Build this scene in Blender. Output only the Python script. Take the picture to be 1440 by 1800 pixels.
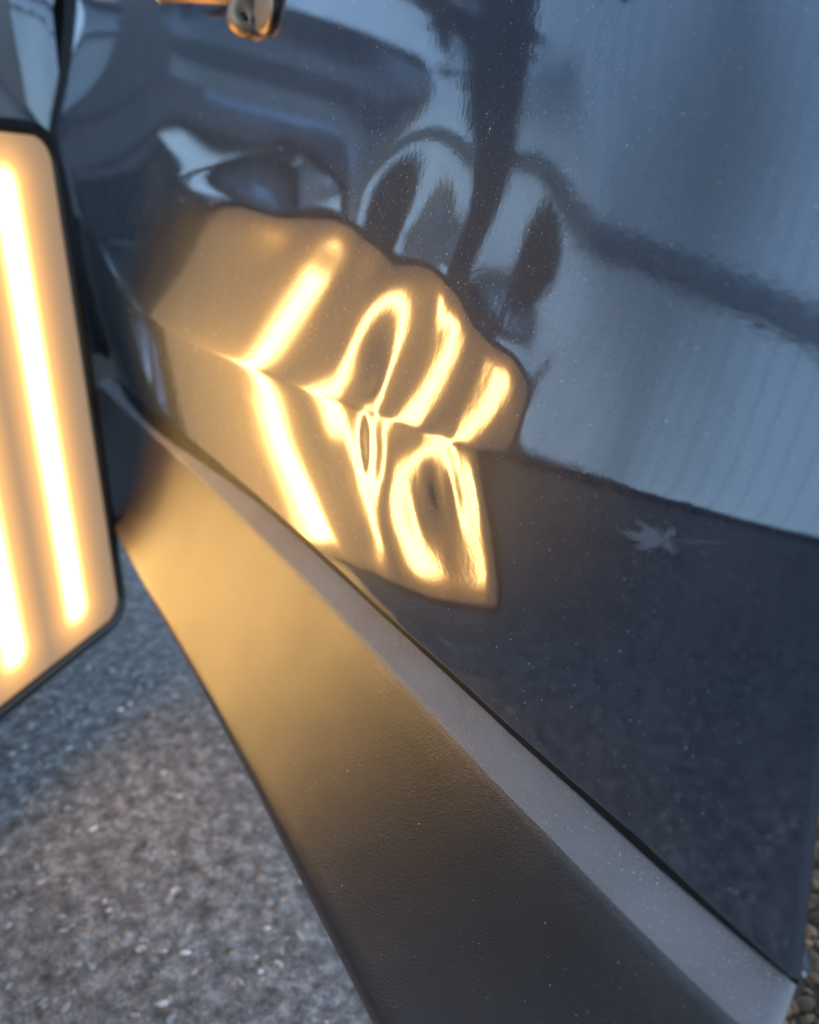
import bpy, bmesh, math, random
import numpy as np
from mathutils import Vector, Matrix

random.seed(7)
rng = np.random.default_rng(7)
scene = bpy.context.scene
for o in list(bpy.data.objects):
    bpy.data.objects.remove(o)

CAM_H = 0.50            # lens height above the concrete; z below is counted from the lens
# ------------------------------------------------------------------ camera
PITCH, YAW = math.radians(17.7), math.radians(27.0)
cam_d = bpy.data.cameras.new('camera')
cam = bpy.data.objects.new('camera', cam_d)
scene.collection.objects.link(cam)
fw = Vector((-math.cos(YAW) * math.cos(PITCH), math.sin(YAW) * math.cos(PITCH), -math.sin(PITCH)))
rt = Vector((math.sin(YAW), math.cos(YAW), 0))
up = rt.cross(fw)
cam.matrix_world = Matrix(((rt.x, up.x, -fw.x, 0), (rt.y, up.y, -fw.y, 0), (rt.z, up.z, -fw.z, CAM_H), (0, 0, 0, 1)))
cam_d.sensor_fit = 'HORIZONTAL'
cam_d.sensor_width = 36.0
cam_d.lens = 36.0 * 1442 / 1440
cam_d.clip_start = 0.01
cam_d.clip_end = 200
cam_d.dof.use_dof = True
cam_d.dof.focus_distance = 0.32
cam_d.dof.aperture_fstop = 9.5
scene.camera = cam

# ------------------------------------------------------------------ sky and sun (open shade behind a house)
SUN_EL, SUN_AZ = math.radians(24), math.atan2(-0.77, -0.64)      # direction towards the sun
world = bpy.data.worlds.new('World')
scene.world = world
world.use_nodes = True
wn = world.node_tree.nodes
sky = wn.new('ShaderNodeTexSky')
sky.sky_type = 'NISHITA'
sky.sun_disc = False
sky.sun_elevation = SUN_EL
sky.sun_rotation = math.radians(90) - SUN_AZ
sky.altitude = 100
wn['Background'].inputs[1].default_value = 0.15
world.node_tree.links.new(sky.outputs[0], wn['Background'].inputs[0])
sun_d = bpy.data.lights.new('sun', 'SUN')
sun_d.energy = 1.2
sun_d.angle = math.radians(10)
sun_d.color = (1.0, 0.93, 0.84)
sun = bpy.data.objects.new('sun', sun_d)
scene.collection.objects.link(sun)
sd = Vector((math.cos(SUN_AZ) * math.cos(SUN_EL), math.sin(SUN_AZ) * math.cos(SUN_EL), math.sin(SUN_EL)))
sun.rotation_euler = sd.to_track_quat('Z', 'Y').to_euler()
sun.location = (0, 0, 6)

vs = scene.view_settings
vs.view_transform = 'Standard'
vs.look = 'None'
vs.exposure = 2.0
vs.gamma = 1.0
vs.use_curve_mapping = False
scene.cycles.max_bounces = 10
scene.cycles.glossy_bounces = 6
scene.cycles.sample_clamp_indirect = 8.0

# ------------------------------------------------------------------ helpers
ZO = Vector((0, 0, CAM_H))


def link(o, parent=None):
    scene.collection.objects.link(o)
    if parent is not None:
        o.parent = parent
    return o


def mesh_obj(name, verts, faces, mat, parent=None, smooth=True, root=None):
    """verts are world coordinates with z counted from the lens"""
    v = np.asarray(verts, float) + np.array([0, 0, CAM_H])
    p = parent
    while p is not None:
        v = v - np.array(p.location)
        p = p.parent
    if root is not None:
        v = v - np.array(root)
    me = bpy.data.meshes.new(name)
    me.from_pydata(v.tolist(), [], [list(map(int, f)) for f in faces])
    me.update()
    if smooth:
        me.polygons.foreach_set('use_smooth', [True] * len(me.polygons))
    if mat is not None:
        me.materials.append(mat)
    o = bpy.data.objects.new(name, me)
    if root is not None:
        o.location = root
    return link(o, parent)


def grid_faces(nr, nc, closed=False):
    r = np.arange(nr - 1)[:, None]
    c = np.arange(nc - (0 if closed else 1))[None, :]
    c2 = (c + 1) % nc
    return np.stack([r * nc + c, r * nc + c2, (r + 1) * nc + c2, (r + 1) * nc + c], -1).reshape(-1, 4)


def empty(name, loc, label, cat, group=None):
    o = bpy.data.objects.new(name, None)
    o.empty_display_size = 0.05
    o.location = loc
    link(o)
    o['label'] = label
    o['category'] = cat
    if group:
        o['group'] = group
    return o


def tube(path, radii, n=16, cap=True):
    path = [Vector(p) for p in path]
    if not hasattr(radii, '__len__'):
        radii = [radii] * len(path)
    vs_, fs = [], []
    t0 = (path[1] - path[0]).normalized()
    a = t0.orthogonal().normalized()
    for i, p in enumerate(path):
        t = (path[min(i + 1, len(path) - 1)] - path[max(i - 1, 0)]).normalized()
        a = (a - t * a.dot(t)).normalized()
        b = t.cross(a)
        for k in range(n):
            an = 2 * math.pi * k / n
            vs_.append(p + (a * math.cos(an) + b * math.sin(an)) * radii[i])
    fs = grid_faces(len(path), n, True).tolist()
    if cap:
        fs.append(list(range(n))[::-1])
        fs.append([len(path) * n - n + k for k in range(n)])
    return vs_, fs


def box_pts(c, ex, ey, ez, hx, hy, hz):
    c, ex, ey, ez = map(Vector, (c, ex, ey, ez))
    v = [c + ex * (hx * i) + ey * (hy * j) + ez * (hz * k) for i in (-1, 1) for j in (-1, 1) for k in (-1, 1)]
    f = [(0, 1, 3, 2), (4, 6, 7, 5), (0, 4, 5, 1), (2, 3, 7, 6), (0, 2, 6, 4), (1, 5, 7, 3)]
    return v, f


def bevel_box(c, ex, ey, ez, hx, hy, hz, b):
    bm = bmesh.new()
    v, f = box_pts(c, ex, ey, ez, hx, hy, hz)
    vv = [bm.verts.new(p) for p in v]
    for q in f:
        bm.faces.new([vv[i] for i in q])
    bmesh.ops.recalc_face_normals(bm, faces=bm.faces)
    bmesh.ops.bevel(bm, geom=list(bm.edges), offset=b, segments=2, affect='EDGES')
    bm.verts.ensure_lookup_table()
    bm.verts.index_update()
    vs_ = [p.co.copy() for p in bm.verts]
    fs = [[p.index for p in fc.verts] for fc in bm.faces]
    bm.free()
    return vs_, fs


# ------------------------------------------------------------------ materials
def new_mat(name):
    m = bpy.data.materials.new(name)
    m.use_nodes = True
    return m, m.node_tree.nodes, m.node_tree.links, m.node_tree.nodes['Principled BSDF']


def ramp(nodes, stops):
    r = nodes.new('ShaderNodeValToRGB')
    el = r.color_ramp.elements
    el[0].position, el[0].color = stops[0][0], (*stops[0][1], 1)
    el[1].position, el[1].color = stops[-1][0], (*stops[-1][1], 1)
    for p, c in stops[1:-1]:
        e = el.new(p)
        e.color = (*c, 1)
    return r


def noise(nodes, links, coord, scale, detail=4, rough=0.5):
    n = nodes.new('ShaderNodeTexNoise')
    n.inputs['Scale'].default_value = scale
    n.inputs['Detail'].default_value = detail
    n.inputs['Roughness'].default_value = rough
    links.new(coord, n.inputs['Vector'])
    return n


def car_paint(name, base):
    m, n, l, b = new_mat(name)
    geo = n.new('ShaderNodeNewGeometry')
    flake = n.new('ShaderNodeTexVoronoi')
    flake.inputs['Scale'].default_value = 2600
    l.new(geo.outputs['Position'], flake.inputs['Vector'])
    rp = ramp(n, [(0.0, tuple(c * 0.8 for c in base)), (1.0, tuple(min(1, c * 1.35) for c in base))])
    l.new(flake.outputs['Color'], rp.inputs['Fac'])
    mp = n.new('ShaderNodeMapping')
    mp.inputs['Scale'].default_value = (1.0, 1.0, 0.45)
    mp.inputs['Rotation'].default_value = (0.0, 0.5, 0.0)
    l.new(geo.outputs['Position'], mp.inputs['Vector'])
    film = noise(n, l, mp.outputs['Vector'], 34, 9, 0.72)
    fr_ = ramp(n, [(0.46, (0.0,) * 3), (0.8, (0.11,) * 3)])
    l.new(film.outputs['Fac'], fr_.inputs['Fac'])
    mxf = n.new('ShaderNodeMix')
    mxf.data_type = 'RGBA'
    l.new(fr_.outputs['Color'], mxf.inputs['Factor'])
    l.new(rp.outputs['Color'], mxf.inputs['A'])
    mxf.inputs['B'].default_value = (0.30, 0.27, 0.24, 1)
    l.new(mxf.outputs['Result'], b.inputs['Base Color'])
    b.inputs['Metallic'].default_value = 0.35
    b.inputs['Roughness'].default_value = 0.42
    b.inputs['Coat Weight'].default_value = 1.0
    b.inputs['Coat IOR'].default_value = 2.25
    # faint dried-on film: slightly rougher clearcoat in drifts
    nz = noise(n, l, geo.outputs['Position'], 22, 5, 0.6)
    rr = ramp(n, [(0.35, (0.03,) * 3), (0.75, (0.07,) * 3)])
    l.new(nz.outputs['Fac'], rr.inputs['Fac'])
    l.new(rr.outputs['Color'], b.inputs['Coat Roughness'])
    # orange peel
    op = noise(n, l, geo.outputs['Position'], 330, 1.5, 0.45)
    bp = n.new('ShaderNodeBump')
    bp.inputs['Strength'].default_value = 0.10
    bp.inputs['Distance'].default_value = 0.00012
    l.new(op.outputs['Fac'], bp.inputs['Height'])
    l.new(bp.outputs['Normal'], b.inputs['Coat Normal'])
    return m


PAINT = car_paint('dark_blue_paint', (0.014, 0.021, 0.040))


def plastic(name, base, rough, grain=900, gs=0.25, spec=0.5, dist=0.0002):
    m, n, l, b = new_mat(name)
    geo = n.new('ShaderNodeNewGeometry')
    g = noise(n, l, geo.outputs['Position'], grain, 2, 0.6)
    big = noise(n, l, geo.outputs['Position'], 14, 5, 0.6)
    rp = ramp(n, [(0.3, tuple(c * 0.8 for c in base)), (0.75, tuple(c * 1.3 for c in base))])
    l.new(big.outputs['Fac'], rp.inputs['Fac'])
    l.new(rp.outputs['Color'], b.inputs['Base Color'])
    rr = ramp(n, [(0.25, (rough * 0.85,) * 3), (0.8, (rough * 1.15,) * 3)])
    l.new(big.outputs['Fac'], rr.inputs['Fac'])
    l.new(rr.outputs['Color'], b.inputs['Roughness'])
    b.inputs['Specular IOR Level'].default_value = spec
    bp = n.new('ShaderNodeBump')
    bp.inputs['Strength'].default_value = gs
    bp.inputs['Distance'].default_value = dist
    l.new(g.outputs['Fac'], bp.inputs['Height'])
    l.new(bp.outputs['Normal'], b.inputs['Normal'])
    return m


CLAD = plastic('textured_black_plastic', (0.020, 0.0115, 0.0075), 0.37, 1500, 0.6, 1.0, 0.0004)
CLAD.node_tree.nodes['Principled BSDF'].inputs['IOR'].default_value = 1.62
LEDGE_MAT = plastic('dusty_sky_sheen_plastic', (0.175, 0.16, 0.155), 0.45, 1300, 0.9, 0.7, 0.0005)  # pale grey holds dust and the reflected sky, both put in the colour
BLACK = plastic('black_plastic', (0.012, 0.011, 0.011), 0.4, 500, 0.1)
TRIM_GREY = plastic('grey_plastic_trim', (0.10, 0.095, 0.095), 0.5, 700, 0.2)
SEAL = plastic('black_rubber_seal', (0.008, 0.008, 0.008), 0.6, 500, 0.1, 0.3)
TYRE = plastic('dusty_tyre_rubber', (0.035, 0.034, 0.034), 0.8, 160, 0.3, 0.3)


def metal(name, base, rough, metallic=1.0):
    m, n, l, b = new_mat(name)
    geo = n.new('ShaderNodeNewGeometry')
    z = noise(n, l, geo.outputs['Position'], 120, 4, 0.6)
    rp = ramp(n, [(0.3, tuple(c * 0.75 for c in base)), (0.8, base)])
    l.new(z.outputs['Fac'], rp.inputs['Fac'])
    l.new(rp.outputs['Color'], b.inputs['Base Color'])
    b.inputs['Metallic'].default_value = metallic
    rr = ramp(n, [(0.3, (rough * 0.8,) * 3), (0.8, (rough * 1.3,) * 3)])
    l.new(z.outputs['Fac'], rr.inputs['Fac'])
    l.new(rr.outputs['Color'], b.inputs['Roughness'])
    return m


BRONZE = metal('brown_anodised_metal', (0.50, 0.33, 0.20), 0.46, 0.7)
ALLOY = metal('grey_alloy', (0.5, 0.52, 0.55), 0.3)
CHROME = metal('sky_tinted_chrome', (0.50, 0.66, 0.90), 0.12)  # blue of the mirrored sky put into the chrome colour


def dust_mat():
    m, n, l, b = new_mat('pale_dust')
    b.inputs['Base Color'].default_value = (0.5, 0.47, 0.42, 1)
    b.inputs['Roughness'].default_value = 0.8
    return m


DUST = dust_mat()


def drop_mat():
    m, n, l, b = new_mat('dried_water_spot')
    b.inputs['Base Color'].default_value = (0.07, 0.065, 0.06, 1)
    b.inputs['Roughness'].default_value = 0.15
    b.inputs['Coat Weight'].default_value = 1
    return m


DROP = drop_mat()


def concrete_mat():
    m, n, l, b = new_mat('weathered_concrete')
    geo = n.new('ShaderNodeNewGeometry')
    pos = geo.outputs['Position']
    big = noise(n, l, pos, 3.5, 6, 0.6)
    mid = noise(n, l, pos, 60, 8, 0.75)
    fine = noise(n, l, pos, 320, 4, 0.7)
    vo = n.new('ShaderNodeTexVoronoi')
    vo.inputs['Scale'].default_value = 190
    l.new(pos, vo.inputs['Vector'])
    c1 = ramp(n, [(0.37, (0.07, 0.058, 0.047)), (0.5, (0.20, 0.182, 0.163)), (0.63, (0.42, 0.39, 0.355))])
    l.new(mid.outputs['Fac'], c1.inputs['Fac'])
    c2 = ramp(n, [(0.0, (0.45, 0.36, 0.28)), (0.25, (1, 1, 1)), (0.7, (0.85, 0.9, 1.0)), (1.0, (1.35, 1.3, 1.25))])
    l.new(vo.outputs['Color'], c2.inputs['Fac'])
    c3 = ramp(n, [(0.3, (0.75, 0.72, 0.7)), (0.7, (1.15, 1.15, 1.15))])
    l.new(big.outputs['Fac'], c3.inputs['Fac'])
    c4 = ramp(n, [(0.35, (0.6, 0.6, 0.6)), (0.65, (1.3, 1.3, 1.3))])
    l.new(fine.outputs['Fac'], c4.inputs['Fac'])
    cur = c1.outputs['Color']
    for c in (c2, c3, c4):
        mx = n.new('ShaderNodeMix')
        mx.data_type = 'RGBA'
        mx.blend_type = 'MULTIPLY'
        mx.inputs['Factor'].default_value = 1.0
        l.new(cur, mx.inputs['A'])
        l.new(c.outputs['Color'], mx.inputs['B'])
        cur = mx.outputs['Result']
    l.new(cur, b.inputs['Base Color'])
    b.inputs['Roughness'].default_value = 0.75
    ad = n.new('ShaderNodeMath')
    ad.operation = 'ADD'
    l.new(mid.outputs['Fac'], ad.inputs[0])
    l.new(fine.outputs['Fac'], ad.inputs[1])
    bp = n.new('ShaderNodeBump')
    bp.inputs['Strength'].default_value = 0.9
    bp.inputs['Distance'].default_value = 0.004
    l.new(ad.outputs[0], bp.inputs['Height'])
    l.new(bp.outputs['Normal'], b.inputs['Normal'])
    return m


CONC = concrete_mat()


def var_mat(name, stops, rough=0.8, scale=8, rand=True, metallic=0.0):
    """colour varied by noise (and per loose island when rand)"""
    m, n, l, b = new_mat(name)
    geo = n.new('ShaderNodeNewGeometry')
    rp = ramp(n, stops)
    nz = noise(n, l, geo.outputs['Position'], scale, 5, 0.65)
    if rand:
        mx = n.new('ShaderNodeMath')
        mx.operation = 'MULTIPLY_ADD'
        mx.inputs[1].default_value = 0.35
        l.new(nz.outputs['Fac'], mx.inputs[0])
        ml = n.new('ShaderNodeMath')
        ml.operation = 'MULTIPLY'
        ml.inputs[1].default_value = 0.75
        l.new(geo.outputs['Random Per Island'], ml.inputs[0])
        l.new(ml.outputs[0], mx.inputs[2])
        l.new(mx.outputs[0], rp.inputs['Fac'])
    else:
        l.new(nz.outputs['Fac'], rp.inputs['Fac'])
    l.new(rp.outputs['Color'], b.inputs['Base Color'])
    b.inputs['Roughness'].default_value = rough
    b.inputs['Metallic'].default_value = metallic
    bp = n.new('ShaderNodeBump')
    bp.inputs['Strength'].default_value = 0.3
    bp.inputs['Distance'].default_value = 0.003
    l.new(nz.outputs['Fac'], bp.inputs['Height'])
    l.new(bp.outputs['Normal'], b.inputs['Normal'])
    return m


PEBBLE = var_mat('aggregate_pebbles', [(0.0, (0.09, 0.08, 0.07)), (0.45, (0.26, 0.25, 0.24)), (0.75, (0.30, 0.29, 0.28)), (0.8, (0.26, 0.17, 0.12)), (1.0, (0.80, 0.76, 0.71))], 0.6, 300)
SOIL = var_mat('brown_soil', [(0.3, (0.03, 0.022, 0.013)), (0.7, (0.12, 0.085, 0.05))], 0.95, 60, False)
CHIP = var_mat('brown_bark_chips', [(0.0, (0.03, 0.018, 0.008)), (0.5, (0.13, 0.075, 0.032)), (1.0, (0.36, 0.19, 0.09))], 0.9, 90)
SIDING = var_mat('pale_painted_siding', [(0.3, (0.66, 0.79, 0.94)), (0.7, (0.72, 0.84, 0.97))], 0.33, 6, True, 0.55)
TRIM = var_mat('slate_blue_trim_paint', [(0.3, (0.16, 0.20, 0.25)), (0.7, (0.22, 0.26, 0.31))], 0.6, 8, False)
BARK = var_mat('dark_bark', [(0.3, (0.012, 0.011, 0.012)), (0.7, (0.045, 0.04, 0.036))], 0.9, 30, False)
LEAF = var_mat('dark_evergreen_leaves', [(0.0, (0.008, 0.014, 0.012)), (1.0, (0.03, 0.05, 0.03))], 0.6, 4)
DRYLEAF = var_mat('pale_dry_leaf', [(0.3, (0.66, 0.58, 0.54)), (0.7, (0.82, 0.75, 0.7))], 0.7, 60, False)
ROOF = var_mat('dark_roof_felt', [(0.3, (0.04, 0.04, 0.045)), (0.7, (0.08, 0.08, 0.085))], 0.9, 10, False)


def glass_like(name, col, rough=0.05):
    m, n, l, b = new_mat(name)
    geo = n.new('ShaderNodeNewGeometry')
    nz = noise(n, l, geo.outputs['Position'], 25, 3, 0.5)
    rp = ramp(n, [(0.3, tuple(c * 0.85 for c in col)), (0.7, col)])
    l.new(nz.outputs['Fac'], rp.inputs['Fac'])
    l.new(rp.outputs['Color'], b.inputs['Base Color'])
    b.inputs['Roughness'].default_value = rough
    b.inputs['Coat Weight'].default_value = 1
    return m


LENS = glass_like('headlamp_lens', (0.55, 0.62, 0.7))
AMBER = glass_like('amber_lens', (0.35, 0.22, 0.02))

# ------------------------------------------------------------------ the door skin: pressed shape plus the dent
D = 0.15
C0 = [0.019601, 0.111064, 0.300002, -0.087142, 0.040795, -0.304872, -0.417676, -0.76672]
KN = np.array([0.00199, 0.05828, 0.11058, 0.05792, -0.00875, -0.01352, 0.03726, 0.06907, 0.02237, -0.01224, -0.038, -0.06455, -0.06229, -0.00596, 0.01748, 0.01388, 0.00036, -0.0001, -1e-05, 0.0, 0.0, -0.0, -0.0, 0.0, 0.0, 0.0])
LU, BU = 0.13, 0.07
GX0, GDX, GNX = 1.0, 0.045, 144
GZ0, GDZ, GNZ = -0.2, 0.0033, 84
NK, KD, KX0, KL = 26, 0.28, 0.7, 0.035
# heights of the dented zone on a spline grid, half microns, one row per station along the door
DENT = [
    [3, 3, 2, 2, 2, 2, 2, 2, 2, 2, 2, 2, 2, 2, 2, 1, 1, 1, 0, 0, 1, 1, 1, 2, 2, 2, 3, 3, 3, 3, 3, 3, 4, 4, 4, 4, 4, 3, 3, 3, 3, 4, 4, 5, 6, 6, 7, 7, 7, 7, 6, 6, 5, 5, 5, 5, 5, 5, 5, 6, 6, 6, 6, 6, 5, 4, 2, 1, -1, -2, -3, -4, -5, -5, -4, -3, 0, 3, 6, 8, 8, 6, 5, 5],
    [-7, -7, -7, -7, -7, -7, -7, -7, -7, -7, -7, -7, -6, -6, -5, -5, -4, -4, -3, -2, -2, -2, -2, -2, -2, -2, -2, -3, -4, -5, -6, -8, -9, -10, -11, -13, -14, -14, -14, -14, -13, -12, -10, -8, -6, -3, -1, 2, 4, 5, 6, 7, 7, 6, 5, 3, 1, -2, -5, -9, -14, -20, -26, -33, -40, -47, -54, -60, -65, -68, -70, -70, -68, -63, -57, -49, -41, -32, -24, -17, -13, -10, -5, 6],
    [3, 4, 5, 5, 5, 5, 5, 5, 5, 5, 5, 4, 4, 4, 4, 4, 5, 5, 5, 5, 3, 2, 1, -1, -1, -1, -1, -1, 0, 1, 2, 3, 5, 6, 7, 9, 10, 11, 12, 12, 10, 8, 4, 0, -5, -10, -14, -17, -20, -21, -21, -21, -19, -17, -15, -13, -10, -6, -2, 2, 8, 15, 23, 32, 42, 53, 65, 75, 85, 92, 97, 98, 97, 92, 84, 72, 57, 40, 23, 6, -7, -13, -10, 9],
    [36, 39, 42, 43, 44, 44, 44, 44, 43, 42, 40, 38, 36, 35, 33, 32, 30, 29, 26, 23, 18, 13, 9, 6, 4, 5, 8, 12, 17, 24, 31, 40, 48, 58, 67, 75, 82, 88, 91, 90, 84, 73, 57, 37, 15, -8, -29, -47, -61, -70, -75, -75, -72, -65, -56, -43, -27, -8, 15, 43, 76, 114, 159, 208, 262, 317, 373, 424, 467, 499, 518, 522, 509, 480, 435, 375, 303, 225, 147, 77, 23, -9, -14, 11],
    [95, 101, 106, 109, 112, 112, 112, 111, 109, 106, 102, 97, 93, 87, 82, 77, 72, 67, 60, 51, 41, 31, 23, 19, 18, 21, 28, 38, 51, 67, 86, 106, 128, 149, 171, 191, 209, 222, 229, 228, 217, 194, 159, 116, 67, 17, -30, -71, -103, -126, -139, -143, -138, -126, -106, -79, -44, -1, 51, 113, 188, 275, 374, 485, 605, 729, 851, 963, 1058, 1129, 1168, 1173, 1141, 1073, 969, 834, 675, 503, 333, 182, 67, -3, -22, 11],
    [181, 192, 200, 206, 210, 211, 211, 209, 205, 199, 192, 184, 174, 164, 153, 143, 131, 119, 106, 90, 74, 58, 47, 41, 42, 49, 63, 83, 107, 137, 170, 207, 246, 285, 324, 360, 393, 418, 433, 434, 417, 381, 324, 252, 169, 84, 4, -67, -124, -166, -192, -202, -197, -180, -149, -106, -50, 20, 107, 213, 338, 485, 653, 840, 1042, 1251, 1457, 1647, 1807, 1924, 1987, 1990, 1931, 1810, 1630, 1398, 1127, 836, 550, 299, 109, -4, -38, 5],
    [297, 312, 324, 333, 339, 342, 342, 339, 332, 324, 312, 298, 282, 265, 247, 228, 208, 187, 165, 141, 117, 97, 84, 78, 82, 96, 119, 151, 190, 237, 289, 346, 406, 467, 527, 584, 635, 676, 703, 710, 691, 642, 563, 458, 338, 212, 93, -13, -100, -165, -207, -228, -227, -207, -168, -111, -33, 65, 188, 339, 519, 730, 973, 1244, 1536, 1839, 2138, 2414, 2645, 2812, 2899, 2896, 2802, 2616, 2346, 2001, 1602, 1175, 760, 399, 133, -20, -63, -4],
    [442, 463, 480, 493, 501, 506, 506, 501, 493, 480, 463, 442, 419, 393, 365, 335, 304, 272, 240, 208, 178, 154, 139, 136, 145, 167, 202, 248, 305, 371, 445, 525, 610, 696, 781, 862, 935, 996, 1039, 1056, 1039, 981, 880, 742, 582, 415, 254, 110, -10, -102, -164, -198, -205, -187, -144, -76, 18, 141, 297, 489, 722, 996, 1312, 1665, 2047, 2444, 2836, 3198, 3501, 3716, 3822, 3806, 3667, 3407, 3035, 2569, 2034, 1468, 922, 456, 125, -55, -96, -15],
    [616, 644, 667, 684, 696, 702, 703, 697, 686, 668, 646, 617, 585, 548, 509, 467, 424, 380, 337, 296, 261, 235, 221, 221, 237, 269, 317, 380, 456, 544, 641, 747, 857, 970, 1082, 1188, 1286, 1370, 1432, 1462, 1451, 1388, 1269, 1102, 904, 695, 493, 311, 157, 37, -48, -100, -118, -106, -64, 8, 113, 255, 437, 665, 943, 1273, 1655, 2082, 2545, 3026, 3500, 3938, 4304, 4560, 4676, 4638, 4443, 4099, 3618, 3026, 2358, 1661, 1001, 452, 82, -103, -130, -21],
    [819, 855, 884, 907, 922, 931, 933, 926, 912, 890, 861, 824, 781, 733, 681, 626, 569, 513, 459, 411, 371, 344, 331, 337, 362, 406, 469, 550, 646, 756, 878, 1009, 1146, 1285, 1424, 1557, 1679, 1786, 1867, 1912, 1907, 1841, 1708, 1515, 1285, 1040, 800, 583, 397, 250, 141, 72, 39, 41, 78, 150, 260, 413, 614, 870, 1184, 1560, 1996, 2485, 3013, 3561, 4100, 4594, 5004, 5284, 5395, 5320, 5057, 4617, 4022, 3305, 2515, 1712, 976, 392, 20, -149, -153, -17],
    [1049, 1093, 1130, 1159, 1180, 1192, 1195, 1189, 1172, 1146, 1109, 1064, 1010, 949, 883, 814, 743, 674, 610, 554, 510, 482, 473, 485, 520, 578, 657, 757, 874, 1007, 1153, 1309, 1471, 1635, 1799, 1956, 2100, 2226, 2321, 2374, 2371, 2299, 2153, 1940, 1684, 1411, 1143, 898, 688, 518, 390, 304, 258, 250, 280, 349, 461, 621, 836, 1111, 1454, 1866, 2345, 2882, 3460, 4054, 4633, 5156, 5579, 5852, 5933, 5800, 5452, 4905, 4192, 3360, 2472, 1609, 859, 298, -43, -181, -159, -1],
    [1302, 1357, 1403, 1440, 1467, 1484, 1489, 1483, 1465, 1434, 1391, 1336, 1271, 1198, 1118, 1034, 949, 867, 792, 728, 680, 651, 645, 664, 710, 782, 878, 997, 1136, 1291, 1460, 1639, 1825, 2012, 2197, 2374, 2535, 2672, 2774, 2828, 2820, 2738, 2578, 2351, 2078, 1787, 1501, 1240, 1013, 828, 686, 586, 528, 510, 533, 598, 708, 872, 1095, 1385, 1749, 2188, 2700, 3272, 3884, 4507, 5102, 5624, 6024, 6253, 6267, 6046, 5591, 4927, 4101, 3177, 2241, 1384, 683, 185, -100, -197, -148, 24],
    [1577, 1643, 1700, 1746, 1781, 1803, 1812, 1807, 1788, 1754, 1704, 1641, 1566, 1479, 1385, 1286, 1187, 1092, 1005, 933, 880, 850, 847, 873, 929, 1015, 1128, 1266, 1425, 1601, 1792, 1993, 2199, 2407, 2610, 2801, 2973, 3116, 3218, 3266, 3248, 3155, 2984, 2746, 2465, 2166, 1873, 1604, 1369, 1173, 1020, 909, 840, 811, 824, 881, 988, 1150, 1377, 1676, 2053, 2511, 3045, 3640, 4271, 4903, 5489, 5980, 6323, 6469, 6380, 6040, 5459, 4676, 3757, 2790, 1873, 1082, 471, 62, -152, -201, -126, 53],
    [1868, 1948, 2017, 2073, 2117, 2147, 2161, 2159, 2140, 2103, 2049, 1978, 1892, 1794, 1686, 1573, 1459, 1350, 1252, 1171, 1111, 1079, 1078, 1109, 1174, 1272, 1401, 1556, 1733, 1929, 2139, 2360, 2585, 2810, 3028, 3231, 3409, 3552, 3649, 3689, 3661, 3559, 3383, 3141, 2859, 2560, 2268, 1997, 1757, 1555, 1391, 1267, 1183, 1139, 1138, 1184, 1281, 1438, 1663, 1963, 2345, 2812, 3356, 3961, 4595, 5215, 5769, 6200, 6454, 6483, 6258, 5776, 5061, 4174, 3208, 2263, 1422, 737, 240, -66, -199, -198, -99, 80],
    [2170, 2265, 2348, 2418, 2472, 2511, 2532, 2535, 2517, 2480, 2422, 2345, 2250, 2140, 2020, 1893, 1765, 1643, 1533, 1441, 1374, 1338, 1335, 1369, 1441, 1548, 1689, 1858, 2051, 2264, 2492, 2729, 2972, 3213, 3445, 3657, 3840, 3982, 4072, 4102, 4066, 3961, 3786, 3550, 3274, 2982, 2695, 2426, 2184, 1974, 1797, 1656, 1552, 1487, 1465, 1491, 1572, 1716, 1931, 2224, 2603, 3066, 3608, 4207, 4827, 5417, 5916, 6262, 6398, 6282, 5899, 5263, 4426, 3479, 2528, 1660, 932, 377, 7, -190, -243, -191, -72, 99],
    [2476, 2589, 2688, 2772, 2839, 2889, 2919, 2928, 2914, 2878, 2818, 2736, 2635, 2516, 2385, 2246, 2105, 1970, 1848, 1745, 1669, 1625, 1618, 1651, 1724, 1836, 1984, 2163, 2368, 2595, 2837, 3090, 3349, 3606, 3851, 4074, 4263, 4406, 4492, 4515, 4472, 4365, 4198, 3974, 3712, 3433, 3156, 2893, 2650, 2432, 2240, 2078, 1948, 1854, 1801, 1797, 1851, 1970, 2164, 2440, 2802, 3250, 3774, 4353, 4941, 5482, 5907, 6146, 6142, 5863, 5312, 4533, 3616, 2671, 1791, 1036, 443, 28, -213, -303, -279, -182, -49, 109],
    [2778, 2910, 3027, 3128, 3210, 3273, 3313, 3330, 3323, 3289, 3231, 3148, 3042, 2917, 2778, 2630, 2479, 2332, 2198, 2084, 1997, 1943, 1927, 1952, 2020, 2129, 2277, 2460, 2672, 2907, 3161, 3429, 3704, 3978, 4239, 4476, 4676, 4827, 4916, 4937, 4890, 4784, 4624, 4414, 4168, 3906, 3642, 3387, 3145, 2921, 2716, 2532, 2375, 2247, 2156, 2111, 2121, 2199, 2354, 2596, 2926, 3343, 3834, 4373, 4913, 5390, 5724, 5842, 5685, 5235, 4526, 3646, 2716, 1833, 1062, 441, -8, -285, -405, -398, -305, -171, -31, 109],
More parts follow.
